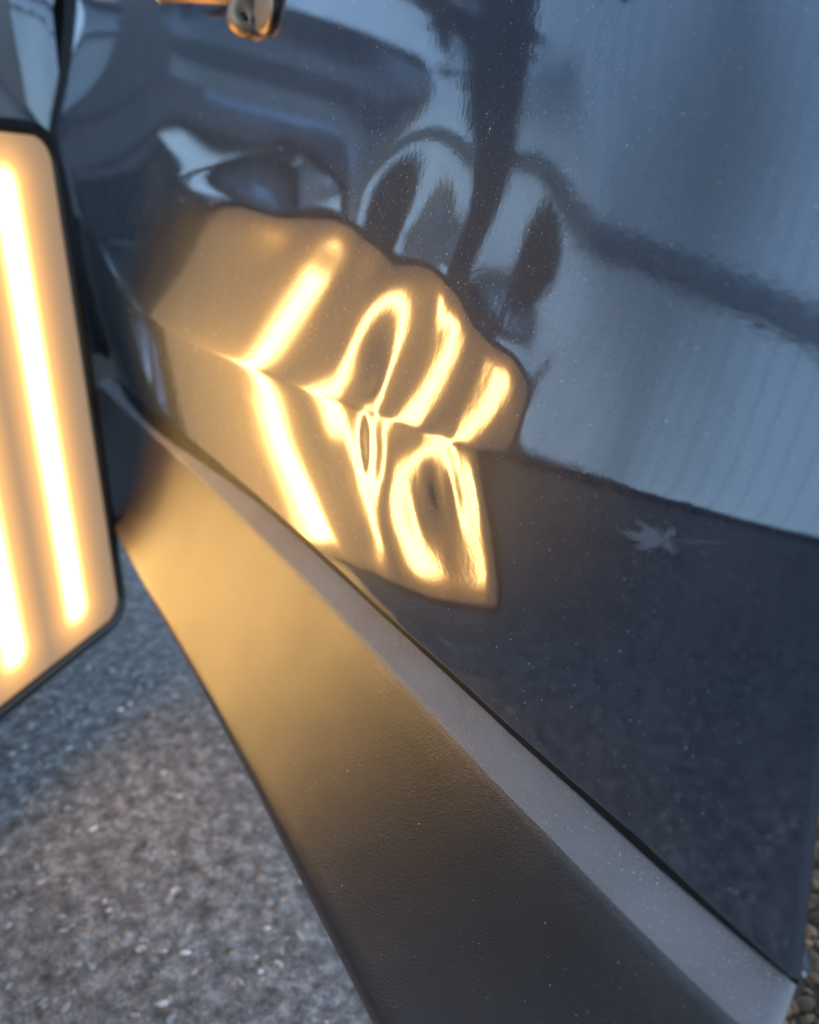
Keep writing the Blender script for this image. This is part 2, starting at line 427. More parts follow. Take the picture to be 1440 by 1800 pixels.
    [3065, 3219, 3356, 3474, 3574, 3651, 3704, 3732, 3732, 3705, 3650, 3569, 3464, 3337, 3194, 3040, 2882, 2728, 2584, 2458, 2358, 2290, 2260, 2270, 2324, 2421, 2560, 2737, 2948, 3188, 3451, 3733, 4025, 4317, 4597, 4853, 5073, 5243, 5347, 5377, 5334, 5232, 5081, 4886, 4654, 4404, 4148, 3896, 3653, 3422, 3204, 3002, 2818, 2656, 2525, 2431, 2388, 2407, 2504, 2687, 2963, 3327, 3766, 4249, 4725, 5124, 5359, 5350, 5039, 4427, 3601, 2694, 1818, 1040, 399, -81, -392, -543, -556, -467, -319, -158, -16, 101],
    [3324, 3501, 3660, 3799, 3916, 4009, 4077, 4117, 4128, 4111, 4064, 3989, 3889, 3766, 3625, 3471, 3312, 3154, 3003, 2868, 2754, 2668, 2617, 2604, 2633, 2706, 2824, 2986, 3188, 3426, 3696, 3991, 4299, 4609, 4908, 5190, 5441, 5644, 5780, 5837, 5811, 5718, 5576, 5393, 5169, 4919, 4657, 4396, 4143, 3901, 3671, 3453, 3248, 3057, 2887, 2744, 2640, 2590, 2609, 2713, 2909, 3197, 3563, 3974, 4373, 4684, 4817, 4685, 4237, 3500, 2633, 1779, 1009, 358, -147, -494, -683, -728, -656, -504, -319, -142, -5, 87],
    [3542, 3742, 3923, 4084, 4220, 4331, 4414, 4468, 4493, 4488, 4454, 4392, 4303, 4191, 4059, 3915, 3761, 3606, 3453, 3309, 3181, 3073, 2994, 2948, 2941, 2980, 3068, 3205, 3391, 3622, 3892, 4194, 4513, 4836, 5156, 5469, 5760, 6007, 6190, 6291, 6298, 6220, 6078, 5890, 5662, 5402, 5126, 4846, 4576, 4319, 4076, 3845, 3625, 3413, 3212, 3025, 2863, 2740, 2673, 2681, 2778, 2969, 3243, 3566, 3877, 4096, 4128, 3891, 3344, 2554, 1738, 998, 359, -159, -540, -775, -868, -833, -701, -510, -304, -123, 3, 71],
    [3701, 3925, 4129, 4311, 4467, 4595, 4694, 4765, 4806, 4819, 4803, 4759, 4690, 4598, 4486, 4359, 4221, 4075, 3924, 3773, 3627, 3493, 3379, 3293, 3245, 3242, 3292, 3398, 3559, 3773, 4033, 4329, 4649, 4980, 5322, 5672, 6009, 6305, 6533, 6671, 6705, 6642, 6501, 6301, 6056, 5782, 5490, 5196, 4909, 4636, 4380, 4139, 3909, 3686, 3465, 3248, 3040, 2852, 2702, 2611, 2600, 2680, 2848, 3071, 3289, 3415, 3358, 3046, 2464, 1716, 1016, 419, -88, -489, -769, -919, -942, -858, -693, -485, -276, -102, 9, 55],
    [3786, 4033, 4259, 4461, 4636, 4781, 4897, 4986, 5049, 5084, 5094, 5078, 5037, 4976, 4894, 4795, 4680, 4547, 4400, 4241, 4077, 3915, 3765, 3638, 3545, 3498, 3505, 3571, 3697, 3880, 4114, 4391, 4699, 5034, 5399, 5788, 6172, 6515, 6783, 6947, 6991, 6925, 6774, 6555, 6291, 6001, 5701, 5401, 5111, 4833, 4571, 4323, 4085, 3853, 3622, 3389, 3153, 2921, 2706, 2530, 2417, 2387, 2445, 2566, 2691, 2736, 2613, 2272, 1725, 1087, 520, 56, -334, -640, -842, -933, -917, -810, -637, -434, -238, -81, 12, 40],
    [3786, 4053, 4298, 4519, 4711, 4872, 5007, 5119, 5208, 5275, 5319, 5341, 5342, 5322, 5279, 5214, 5123, 5006, 4862, 4697, 4515, 4328, 4146, 3981, 3847, 3756, 3717, 3735, 3813, 3952, 4147, 4394, 4686, 5022, 5405, 5821, 6241, 6624, 6930, 7125, 7176, 7092, 6911, 6661, 6370, 6060, 5749, 5448, 5161, 4891, 4635, 4390, 4153, 3919, 3683, 3443, 3195, 2943, 2694, 2465, 2277, 2154, 2112, 2137, 2180, 2160, 2002, 1673, 1204, 692, 243, -115, -411, -639, -786, -842, -810, -703, -544, -364, -193, -61, 13, 28],
    [3692, 3975, 4237, 4474, 4682, 4861, 5019, 5161, 5288, 5397, 5488, 5558, 5606, 5631, 5628, 5595, 5529, 5427, 5289, 5120, 4929, 4725, 4520, 4326, 4155, 4020, 3930, 3893, 3917, 4005, 4158, 4373, 4646, 4974, 5354, 5774, 6208, 6617, 6961, 7197, 7269, 7163, 6934, 6640, 6317, 5988, 5667, 5364, 5080, 4816, 4569, 4334, 4105, 3878, 3647, 3409, 3162, 2910, 2658, 2416, 2198, 2024, 1910, 1857, 1830, 1762, 1590, 1294, 911, 509, 158, -122, -348, -521, -631, -672, -643, -555, -427, -281, -145, -42, 12, 18],
    [3507, 3802, 4077, 4329, 4556, 4760, 4951, 5134, 5306, 5465, 5606, 5725, 5819, 5885, 5919, 5917, 5874, 5789, 5662, 5501, 5312, 5104, 4888, 4671, 4466, 4287, 4145, 4053, 4023, 4061, 4170, 4348, 4591, 4893, 5249, 5650, 6076, 6492, 6859, 7121, 7208, 7096, 6837, 6505, 6152, 5805, 5477, 5173, 4893, 4636, 4397, 4169, 3948, 3729, 3507, 3278, 3042, 2800, 2560, 2331, 2126, 1960, 1834, 1741, 1663, 1560, 1384, 1127, 818, 503, 226, 3, -178, -317, -410, -452, -441, -385, -296, -194, -98, -26, 10, 10],
    [3238, 3545, 3834, 4104, 4355, 4592, 4823, 5051, 5271, 5478, 5665, 5828, 5963, 6066, 6133, 6160, 6143, 6083, 5980, 5842, 5671, 5472, 5250, 5015, 4780, 4560, 4371, 4228, 4146, 4135, 4195, 4325, 4522, 4782, 5102, 5472, 5876, 6283, 6654, 6922, 7016, 6908, 6639, 6287, 5911, 5545, 5205, 4896, 4617, 4365, 4133, 3914, 3701, 3488, 3273, 3053, 2828, 2601, 2378, 2168, 1989, 1856, 1769, 1702, 1620, 1508, 1343, 1124, 876, 628, 406, 220, 66, -59, -151, -207, -225, -207, -164, -108, -53, -12, 8, 4],
    [2903, 3222, 3527, 3818, 4099, 4372, 4644, 4915, 5180, 5430, 5656, 5856, 6026, 6163, 6264, 6326, 6347, 6326, 6263, 6158, 6011, 5824, 5601, 5352, 5093, 4841, 4612, 4424, 4291, 4222, 4222, 4294, 4438, 4653, 4933, 5268, 5641, 6026, 6383, 6644, 6736, 6633, 6363, 5998, 5606, 5227, 4879, 4565, 4283, 4030, 3798, 3582, 3375, 3170, 2961, 2747, 2531, 2318, 2112, 1927, 1779, 1690, 1664, 1665, 1632, 1546, 1406, 1225, 1026, 830, 649, 488, 346, 222, 118, 39, -13, -38, -41, -30, -14, 0, 4, -1],
    [2519, 2851, 3175, 3491, 3801, 4110, 4419, 4728, 5030, 5315, 5573, 5806, 6011, 6188, 6332, 6440, 6509, 6535, 6514, 6444, 6321, 6148, 5928, 5675, 5404, 5130, 4868, 4633, 4441, 4304, 4236, 4246, 4336, 4505, 4745, 5045, 5386, 5745, 6078, 6310, 6376, 6260, 5989, 5622, 5224, 4840, 4492, 4182, 3906, 3656, 3426, 3209, 3000, 2795, 2589, 2380, 2168, 1960, 1767, 1605, 1499, 1469, 1518, 1604, 1648, 1613, 1511, 1366, 1208, 1055, 908, 765, 626, 493, 371, 265, 178, 113, 68, 38, 20, 9, 1, -4],
    [2105, 2452, 2795, 3136, 3475, 3815, 4156, 4496, 4828, 5141, 5430, 5700, 5949, 6171, 6362, 6517, 6632, 6702, 6720, 6682, 6585, 6432, 6229, 5989, 5722, 5434, 5138, 4851, 4592, 4383, 4243, 4187, 4219, 4336, 4532, 4794, 5106, 5439, 5736, 5919, 5940, 5796, 5517, 5155, 4763, 4385, 4042, 3740, 3475, 3238, 3020, 2811, 2605, 2399, 2191, 1981, 1770, 1562, 1372, 1222, 1149, 1189, 1336, 1517, 1644, 1668, 1604, 1491, 1367, 1253, 1137, 1008, 869, 724, 583, 451, 335, 235, 155, 92, 46, 15, -1, -7],
    [1678, 2041, 2404, 2767, 3132, 3500, 3868, 4234, 4592, 4934, 5259, 5569, 5861, 6127, 6358, 6552, 6707, 6815, 6869, 6867, 6806, 6692, 6528, 6316, 6056, 5753, 5419, 5075, 4748, 4466, 4254, 4126, 4091, 4148, 4291, 4510, 4784, 5073, 5317, 5447, 5428, 5258, 4968, 4608, 4226, 3859, 3527, 3236, 2984, 2763, 2563, 2374, 2185, 1989, 1784, 1575, 1365, 1162, 980, 845, 806, 918, 1182, 1456, 1636, 1692, 1650, 1557, 1460, 1380, 1291, 1175, 1036, 886, 732, 583, 445, 322, 217, 130, 64, 20, -3, -8],
    [1254, 1633, 2014, 2398, 2786, 3177, 3570, 3960, 4343, 4716, 5076, 5423, 5752, 6052, 6313, 6536, 6725, 6871, 6969, 7018, 7016, 6958, 6838, 6652, 6395, 6072, 5698, 5299, 4909, 4558, 4271, 4066, 3955, 3944, 4029, 4194, 4412, 4640, 4821, 4901, 4849, 4663, 4365, 4003, 3623, 3262, 2939, 2659, 2420, 2215, 2036, 1872, 1710, 1541, 1357, 1162, 965, 779, 623, 524, 533, 711, 1066, 1395, 1590, 1650, 1612, 1531, 1454, 1399, 1329, 1228, 1099, 954, 801, 648, 503, 369, 251, 151, 74, 22, -5, -9],
    [845, 1239, 1637, 2040, 2448, 2860, 3275, 3689, 4098, 4499, 4889, 5265, 5619, 5942, 6224, 6475, 6702, 6897, 7055, 7169, 7229, 7223, 7140, 6971, 6710, 6365, 5958, 5517, 5076, 4659, 4294, 4006, 3814, 3729, 3745, 3841, 3989, 4148, 4266, 4298, 4218, 4024, 3733, 3379, 3003, 2638, 2308, 2025, 1787, 1589, 1424, 1280, 1146, 1012, 868, 710, 549, 404, 297, 256, 326, 556, 925, 1253, 1443, 1495, 1455, 1380, 1317, 1275, 1223, 1145, 1040, 917, 782, 642, 505, 375, 257, 156, 76, 22, -5, -9],
    [460, 867, 1280, 1701, 2127, 2560, 2996, 3433, 3866, 4292, 4706, 5102, 5472, 5808, 6111, 6399, 6674, 6925, 7143, 7314, 7425, 7458, 7399, 7238, 6974, 6620, 6201, 5740, 5257, 4778, 4333, 3958, 3680, 3509, 3439, 3453, 3524, 3613, 3672, 3660, 3559, 3371, 3108, 2790, 2438, 2078, 1732, 1420, 1152, 931, 752, 608, 487, 376, 268, 160, 61, -14, -41, 1, 136, 384, 715, 1001, 1163, 1198, 1151, 1081, 1029, 999, 971, 928, 862, 777, 677, 567, 453, 341, 236, 145, 71, 21, -5, -8],
    [107, 525, 952, 1388, 1831, 2283, 2740, 3199, 3656, 4105, 4540, 4953, 5338, 5691, 6021, 6344, 6658, 6953, 7215, 7427, 7570, 7627, 7585, 7438, 7191, 6858, 6451, 5979, 5460, 4919, 4397, 3933, 3557, 3281, 3106, 3027, 3021, 3048, 3057, 3010, 2899, 2732, 2519, 2261, 1958, 1619, 1265, 920, 605, 335, 112, -66, -208, -324, -420, -492, -529, -517, -445, -303, -99, 149, 417, 633, 746, 751, 692, 628, 592, 587, 594, 596, 582, 549, 497, 431, 354, 273, 193, 120, 60, 18, -4, -7],
    [-211, 217, 656, 1105, 1564, 2033, 2510, 2991, 3471, 3944, 4401, 4835, 5239, 5614, 5968, 6312, 6647, 6964, 7246, 7476, 7636, 7714, 7699, 7592, 7391, 7096, 6707, 6228, 5674, 5077, 4480, 3921, 3431, 3031, 2740, 2563, 2485, 2463, 2439, 2369, 2254, 2121, 1975, 1794, 1554, 1247, 892, 517, 155, -170, -447, -673, -854, -997, -1106, -1171, -1176, -1103, -948, -727, -472, -224, -11, 136, 192, 162, 93, 43, 35, 67, 120, 177, 223, 252, 259, 247, 218, 178, 132, 85, 44, 14, -3, -6],
    [-490, -54, 394, 854, 1327, 1813, 2308, 2811, 3314, 3812, 4294, 4752, 5179, 5575, 5943, 6292, 6624, 6936, 7215, 7447, 7624, 7737, 7774, 7723, 7574, 7317, 6945, 6462, 5884, 5245, 4580, 3923, 3307, 2774, 2358, 2078, 1929, 1868, 1828, 1750, 1644, 1549, 1473, 1368, 1186, 909, 554, 157, -243, -613, -935, -1202, -1417, -1589, -1721, -1799, -1803, -1710, -1523, -1270, -999, -760, -587, -496, -489, -546, -611, -634, -602, -522, -414, -296, -184, -89, -17, 32, 57, 64, 57, 42, 24, 9, -1, -5],
    [-730, -289, 166, 635, 1120, 1620, 2132, 2655, 3181, 3704, 4214, 4699, 5150, 5562, 5934, 6270, 6578, 6863, 7125, 7361, 7568, 7727, 7819, 7821, 7717, 7493, 7142, 6672, 6099, 5444, 4724, 3968, 3224, 2552, 2001, 1606, 1376, 1277, 1232, 1169, 1092, 1035, 1006, 946, 795, 534, 177, -235, -655, -1047, -1391, -1674, -1901, -2085, -2232, -2332, -2360, -2290, -2118, -1879, -1625, -1413, -1280, -1236, -1266, -1330, -1372, -1356, -1276, -1142, -974, -791, -612, -449, -311, -200, -117, -60, -24, -5, 3, 4, 1, -3],
    [-933, -489, -29, 447, 940, 1451, 1978, 2518, 3066, 3613, 4150, 4662, 5136, 5561, 5927, 6238, 6509, 6760, 7005, 7250, 7484, 7684, 7819, 7863, 7798, 7614, 7310, 6891, 6356, 5703, 4936, 4089, 3223, 2415, 1723, 1198, 872, 723, 672, 653, 633, 598, 559, 485, 326, 58, -306, -724, -1144, -1529, -1862, -2127, -2330, -2496, -2636, -2749, -2814, -2794, -2675, -2485, -2278, -2113, -2028, -2030, -2085, -2138, -2144, -2080, -1946, -1755, -1526, -1280, -1035, -807, -604, -432, -292, -185, -106, -52, -18, -1, 4, -2],
    [-1098, -655, -194, 285, 784, 1302, 1840, 2394, 2959, 3527, 4087, 4623, 5119, 5554, 5914, 6196, 6425, 6641, 6869, 7116, 7368, 7594, 7761, 7846, 7834, 7720, 7494, 7144, 6654, 6007, 5208, 4291, 3329, 2402, 1572, 910, 474, 261, 190, 191, 202, 174, 98, -25, -228, -533, -918, -1339, -1745, -2097, -2385, -2598, -2744, -2857, -2957, -3054, -3142, -3183, -3141, -3026, -2890, -2790, -2766, -2815, -2884, -2917, -2881, -2766, -2577, -2329, -2041, -1736, -1431, -1142, -880, -652, -459, -304, -185, -97, -39, -5, 6, -1],
    [-1231, -790, -331, 148, 648, 1169, 1712, 2274, 2851, 3433, 4011, 4566, 5078, 5524, 5881, 6140, 6331, 6515, 6722, 6962, 7220, 7463, 7668, 7815, 7884, 7853, 7701, 7406, 6946, 6306, 5493, 4544, 3527, 2505, 1550, 753, 193, -125, -272, -318, -321, -328, -386, -527, -788, -1166, -1611, -2056, -2449, -2753, -2970, -3112, -3182, -3213, -3236, -3283, -3360, -3443, -3482, -3457, -3408, -3388, -3434, -3529, -3606, -3615, -3539, -3376, -3137, -2838, -2499, -2141, -1783, -1442, -1128, -849, -610, -412, -256, -138, -57, -9, 8, 0],
    [-1332, -897, -443, 32, 529, 1048, 1591, 2154, 2735, 3324, 3910, 4476, 5000, 5456, 5817, 6069, 6239, 6396, 6581, 6809, 7069, 7340, 7599, 7821, 7967, 8000, 7892, 7623, 7177, 6547, 5744, 4796, 3744, 2648, 1594, 664, -59, -520, -770, -896, -921, -890, -902, -1046, -1371, -1843, -2365, -2845, -3225, -3480, -3626, -3684, -3660, -3587, -3513, -3484, -3516, -3600, -3697, -3758, -3802, -3869, -3986, -4120, -4199, -4190, -4083, -3883, -3603, -3262, -2881, -2480, -2079, -1694, -1337, -1016, -738, -504, -316, -173, -73, -12, 10, 0],
    [-1405, -979, -533, -67, 423, 936, 1472, 2031, 2607, 3194, 3779, 4348, 4878, 5344, 5720, 5988, 6160, 6299, 6463, 6680, 6947, 7251, 7565, 7849, 8049, 8116, 8025, 7767, 7339, 6751, 6001, 5064, 3955, 2761, 1608, 551, -330, -910, -1244, -1448, -1514, -1463, -1452, -1630, -2043, -2606, -3190, -3689, -4049, -4250, -4317, -4277, -4151, -3979, -3807, -3687, -3650, -3700, -3813, -3936, -4063, -4212, -4389, -4550, -4635, -4617, -4491, -4267, -3960, -3589, -3177, -2745, -2312, -1893, -1503, -1150, -840, -578, -365, -201, -85, -15, 12, 0],
    [-1454, -1040, -605, -149, 329, 830, 1356, 1903, 2469, 3046, 3623, 4186, 4717, 5194, 5595, 5897, 6096, 6230, 6377, 6581, 6853, 7179, 7529, 7851, 8080, 8163, 8092, 7866, 7489, 6964, 6267, 5324, 4116, 2797, 1568, 463, -466, -1142, -1567, -1868, -2022, -2031, -2084, -2347, -2857, -3480, -4076, -4552, -4865, -5006, -4988, -4847, -4618, -4347, -4082, -3877, -3768, -3763, -3858, -4010, -4195, -4407, -4629, -4812, -4906, -4890, -4760, -4525, -4203, -3816, -3385, -2933, -2478, -2037, -1624, -1247, -915, -632, -401, -221, -93, -16, 14, 0],
    [-1482, -1081, -660, -219, 245, 732, 1242, 1774, 2324, 2885, 3449, 4002, 4530, 5018, 5446, 5796, 6040, 6184, 6317, 6505, 6769, 7100, 7460, 7792, 8030, 8138, 8118, 7954, 7631, 7142, 6456, 5467, 4159, 2833, 1714, 716, -185, -951, -1517, -1988, -2317, -2575, -2878, -3288, -3846, -4441, -4965, -5354, -5583, -5646, -5550, -5324, -5008, -4651, -4309, -4032, -3853, -3787, -3841, -3991, -4209, -4465, -4720, -4923, -5031, -5023, -4896, -4662, -4338, -3945, -3507, -3045, -2579, -2126, -1699, -1309, -963, -667, -423, -234, -99, -17, 15, 0],
    [-1490, -1106, -701, -276, 170, 640, 1132, 1645, 2177, 2721, 3269, 3812, 4337, 4833, 5287, 5684, 5981, 6144, 6264, 6430, 6678, 6999, 7354, 7685, 7937, 8091, 8131, 8023, 7731, 7232, 6509, 5546, 4368, 3284, 2404, 1537, 690, -109, -924, -1733, -2375, -3013, -3684, -4276, -4809, -5296, -5696, -5971, -6105, -6095, -5938, -5654, -5276, -4856, -4453, -4116, -3877, -3755, -3763, -3894, -4123, -4408, -4689, -4911, -5033, -5036, -4919, -4692, -4373, -3984, -3549, -3087, -2620, -2164, -1733, -1337, -986, -683, -434, -240, -101, -17, 15, 0],
    [-1483, -1116, -729, -322, 105, 555, 1027, 1521, 2033, 2560, 3094, 3628, 4151, 4656, 5131, 5561, 5893, 6074, 6187, 6336, 6564, 6871, 7220, 7558, 7835, 8027, 8105, 8028, 7751, 7258, 6618, 5866, 5040, 4239, 3333, 2349, 1384, 403, -684, -1710, -2516, -3299, -4107, -4789, -5324, -5754, -6081, -6290, -6366, -6310, -6119, -5806, -5399, -4943, -4503, -4115, -3819, -3645, -3612, -3723, -3958, -4265, -4568, -4805, -4938, -4953, -4847, -4632, -4324, -3946, -3520, -3067, -2607, -2156, -1729, -1336, -985, -683, -434, -240, -101, -16, 15, 0],
    [-1462, -1113, -745, -359, 49, 478, 929, 1402, 1895, 2405, 2927, 3453, 3976, 4487, 4972, 5408, 5743, 5940, 6059, 6199, 6412, 6706, 7052, 7395, 7687, 7902, 8008, 7964, 7729, 7316, 6766, 6023, 5201, 4419, 3520, 2507, 1468, 448, -590, -1608, -2571, -3424, -4177, -4806, -5317, -5740, -6072, -6290, -6367, -6299, -6098, -5780, -5376, -4913, -4441, -4009, -3664, -3445, -3385, -3489, -3734, -4062, -4381, -4629, -4772, -4796, -4702, -4500, -4207, -3845, -3433, -2995, -2548, -2109, -1692, -1308, -965, -669, -425, -234, -98, -16, 15, -1],
    [-1429, -1099, -752, -386, 0, 408, 838, 1290, 1764, 2257, 2764, 3281, 3799, 4306, 4784, 5203, 5525, 5732, 5864, 6003, 6208, 6492, 6827, 7162, 7458, 7694, 7850, 7883, 7743, 7424, 6936, 6227, 5396, 4590, 3732, 2769, 1786, 837, -155, -1223, -2310, -3241, -3979, -4575, -5072, -5497, -5841, -6076, -6170, -6115, -5925, -5617, -5219, -4755, -4263, -3799, -3417, -3171, -3101, -3213, -3476, -3819, -4149, -4405, -4555, -4587, -4504, -4316, -4039, -3694, -3301, -2881, -2452, -2030, -1629, -1259, -928, -643, -408, -224, -93, -14, 15, -1],
    [-1386, -1077, -750, -405, -40, 345, 753, 1184, 1637, 2110, 2601, 3103, 3606, 4096, 4552, 4944, 5247, 5455, 5599, 5740, 5937, 6204, 6517, 6834, 7125, 7381, 7594, 7723, 7711, 7532, 7172, 6602, 5902, 5146, 4293, 3330, 2346, 1376, 326, -801, -1902, -2846, -3599, -4206, -4716, -5148, -5494, -5734, -5841, -5805, -5634, -5340, -4945, -4478, -3978, -3497, -3098, -2846, -2787, -2919, -3202, -3557, -3892, -4152, -4306, -4344, -4270, -4094, -3834, -3507, -3135, -2736, -2328, -1927, -1545, -1193, -879, -608, -385, -211, -87, -13, 14, -2],
    [-1335, -1046, -740, -417, -75, 288, 673, 1081, 1511, 1962, 2431, 2910, 3389, 3851, 4275, 4636, 4917, 5121, 5271, 5410, 5592, 5830, 6107, 6393, 6668, 6938, 7187, 7371, 7447, 7401, 7184, 6754, 6179, 5529, 4753, 3826, 2823, 1760, 625, -492, -1512, -2392, -3132, -3755, -4286, -4726, -5072, -5308, -5420, -5398, -5243, -4961, -4569, -4101, -3603, -3123, -2727, -2493, -2462, -2626, -2932, -3295, -3631, -3890, -4043, -4084, -4016, -3851, -3606, -3297, -2946, -2570, -2185, -1807, -1448, -1116, -821, -567, -358, -195, -80, -11, 13, -2],
    [-1278, -1010, -725, -424, -104, 236, 597, 980, 1385, 1809, 2250, 2699, 3144, 3571, 3959, 4289, 4547, 4745, 4897, 5030, 5189, 5391, 5626, 5876, 6134, 6403, 6659, 6863, 6995, 7054, 6973, 6695, 6247, 5680, 4964, 4090, 3094, 1977, 826, -235, -1157, -1956, -2654, -3266, -3799, -4244, -4587, -4820, -4931, -4915, -4771, -4498, -4107, -3644, -3160, -2699, -2332, -2137, -2150, -2353, -2686, -3054, -3385, -3636, -3783, -3822, -3757, -3600, -3367, -3076, -2745, -2392, -2031, -1677, -1341, -1032, -757, -521, -328, -178, -72, -10, 12, -3],
    [-1216, -968, -705, -425, -129, 187, 523, 879, 1256, 1651, 2059, 2472, 2879, 3266, 3616, 3915, 4157, 4349, 4497, 4622, 4756, 4922, 5118, 5337, 5575, 5824, 6063, 6267, 6424, 6533, 6532, 6384, 6070, 5598, 4946, 4115, 3134, 2041, 942, -54, -900, -1612, -2238, -2799, -3301, -3732, -4068, -4293, -4399, -4380, -4237, -3970, -3588, -3134, -2670, -2247, -1935, -1803, -1874, -2124, -2480, -2847, -3166, -3401, -3536, -3568, -3502, -3350, -3128, -2852, -2541, -2209, -1872, -1542, -1230, -944, -691, -474, -297, -160, -65, -8, 11, -3],
    [-1151, -923, -681, -424, -150, 141, 450, 779, 1126, 1488, 1861, 2236, 2604, 2951, 3266, 3539, 3767, 3951, 4092, 4204, 4314, 4447, 4608, 4795, 5005, 5225, 5437, 5627, 5786, 5898, 5921, 5853, 5663, 5311, 4752, 3996, 3088, 2080, 1052, 96, -717, -1369, -1916, -2409, -2863, -3258, -3567, -3772, -3863, -3834, -3684, -3422, -3060, -2616, -2161, -1793, -1567, -1519, -1658, -1952, -2319, -2677, -2977, -3193, -3311, -3331, -3260, -3110, -2896, -2634, -2340, -2029, -1714, -1408, -1119, -856, -624, -426, -266, -143, -57, -7, 10, -3],
    [-1083, -875, -654, -419, -170, 96, 379, 679, 995, 1325, 1662, 2000, 2330, 2642, 2926, 3176, 3390, 3564, 3693, 3792, 3881, 3982, 4108, 4260, 4435, 4624, 4817, 5008, 5184, 5315, 5370, 5343, 5211, 4933, 4463, 3805, 3006, 2112, 1172, 259, -535, -1158, -1648, -2076, -2474, -2828, -3104, -3282, -3354, -3316, -3173, -2930, -2589, -2170, -1751, -1440, -1292, -1322, -1519, -1840, -2204, -2545, -2822, -3014, -3111, -3117, -3038, -2887, -2678, -2427, -2148, -1856, -1562, -1278, -1012, -771, -559, -380, -236, -126, -49, -5, 9, -3],
    [-1014, -826, -625, -413, -186, 54, 310, 582, 867, 1164, 1467, 1771, 2067, 2349, 2607, 2837, 3035, 3195, 3312, 3396, 3464, 3536, 3626, 3741, 3883, 4051, 4247, 4466, 4677, 4848, 4947, 4955, 4846, 4590, 4164, 3586, 2892, 2110, 1272, 433, -319, -923, -1389, -1775, -2126, -2437, -2680, -2831, -2883, -2837, -2705, -2493, -2192, -1826, -1472, -1226, -1140, -1226, -1460, -1789, -2138, -2454, -2703, -2867, -2941, -2929, -2840, -2685, -2479, -2236, -1970, -1694, -1419, -1156, -911, -690, -498, -336, -207, -109, -42, -4, 8, -3],
    [-944, -775, -595, -404, -201, 15, 244, 487, 743, 1008, 1280, 1552, 1820, 2076, 2312, 2525, 2707, 2852, 2956, 3024, 3073, 3117, 3173, 3255, 3374, 3539, 3754, 4003, 4251, 4459, 4594, 4629, 4530, 4280, 3879, 3360, 2750, 2065, 1333, 595, -85, -652, -1109, -1485, -1810, -2088, -2295, -2415, -2442, -2384, -2255, -2071, -1825, -1537, -1273, -1106, -1085, -1216, -1474, -1796, -2121, -2405, -2620, -2754, -2802, -2771, -2668, -2507, -2301, -2064, -1809, -1547, -1289, -1044, -817, -616, -441, -296, -181, -95, -36, -3, 7, -3],
    [-873, -723, -564, -394, -214, -22, 182, 398, 624, 860, 1103, 1347, 1589, 1823, 2041, 2238, 2406, 2537, 2628, 2682, 2712, 2732, 2759, 2817, 2924, 3091, 3317, 3582, 3846, 4066, 4210, 4251, 4144, 3894, 3536, 3094, 2570, 1979, 1356, 738, 162, -347, -792, -1170, -1485, -1741, -1922, -2017, -2021, -1941, -1796, -1614, -1429, -1247, -1095, -1028, -1085, -1265, -1539, -1850, -2147, -2396, -2575, -2675, -2695, -2642, -2524, -2355, -2147, -1913, -1666, -1416, -1172, -943, -734, -549, -390, -260, -157, -81, -30, -2, 7, -3],
    [-804, -672, -531, -382, -223, -55, 124, 314, 513, 722, 937, 1156, 1374, 1587, 1789, 1972, 2127, 2246, 2325, 2369, 2385, 2385, 2392, 2432, 2528, 2686, 2902, 3152, 3398, 3596, 3722, 3754, 3662, 3465, 3179, 2812, 2361, 1856, 1342, 852, 389, -58, -481, -850, -1152, -1388, -1551, -1627, -1611, -1508, -1350, -1176, -1038, -948, -905, -949, -1101, -1342, -1635, -1936, -2207, -2421, -2563, -2629, -2619, -2542, -2408, -2229, -2017, -1784, -1543, -1302, -1071, -855, -661, -490, -346, -228, -137, -70, -25, -1, 6, -3],
    [-734, -619, -497, -367, -230, -83, 72, 237, 411, 593, 782, 976, 1172, 1365, 1550, 1718, 1862, 1972, 2042, 2081, 2089, 2076, 2070, 2097, 2176, 2310, 2489, 2689, 2882, 3039, 3155, 3205, 3171, 3059, 2851, 2530, 2128, 1698, 1278, 880, 496, 119, -241, -565, -838, -1049, -1191, -1247, -1214, -1102, -938, -770, -654, -629, -691, -857, -1117, -1430, -1750, -2046, -2293, -2474, -2580, -2611, -2571, -2470, -2318, -2128, -1910, -1677, -1440, -1207, -985, -781, -599, -441, -308, -202, -119, -60, -21, 0, 5, -3],
    [-666, -567, -462, -350, -232, -107, 27, 168, 318, 475, 639, 809, 981, 1153, 1319, 1472, 1604, 1706, 1776, 1816, 1822, 1800, 1785, 1800, 1860, 1962, 2091, 2226, 2354, 2475, 2595, 2679, 2695, 2620, 2448, 2159, 1822, 1492, 1174, 858, 535, 223, -60, -314, -539, -722, -841, -881, -834, -714, -549, -390, -283, -304, -479, -774, -1146, -1530, -1879, -2172, -2397, -2547, -2618, -2616, -2548, -2423, -2253, -2050, -1826, -1592, -1356, -1129, -915, -720, -548, -400, -277, -180, -105, -52, -18, 0, 5, -3],
    [-598, -514, -425, -330, -230, -124, -11, 108, 235, 369, 509, 654, 803, 952, 1097, 1232, 1352, 1451, 1525, 1570, 1578, 1554, 1532, 1537, 1579, 1649, 1733, 1815, 1891, 1977, 2076, 2154, 2161, 2051, 1860, 1629, 1426, 1240, 1046, 821, 569, 320, 95, -106, -283, -427, -517, -533, -468, -338, -183, -49, 21, -62, -334, -741, -1200, -1638, -2010, -2302, -2509, -2630, -2671, -2638, -2543, -2396, -2209, -1994, -1763, -1526, -1291, -1067, -859, -672, -507, -368, -253, -162, -94, -46, -15, 1, 4, -3],
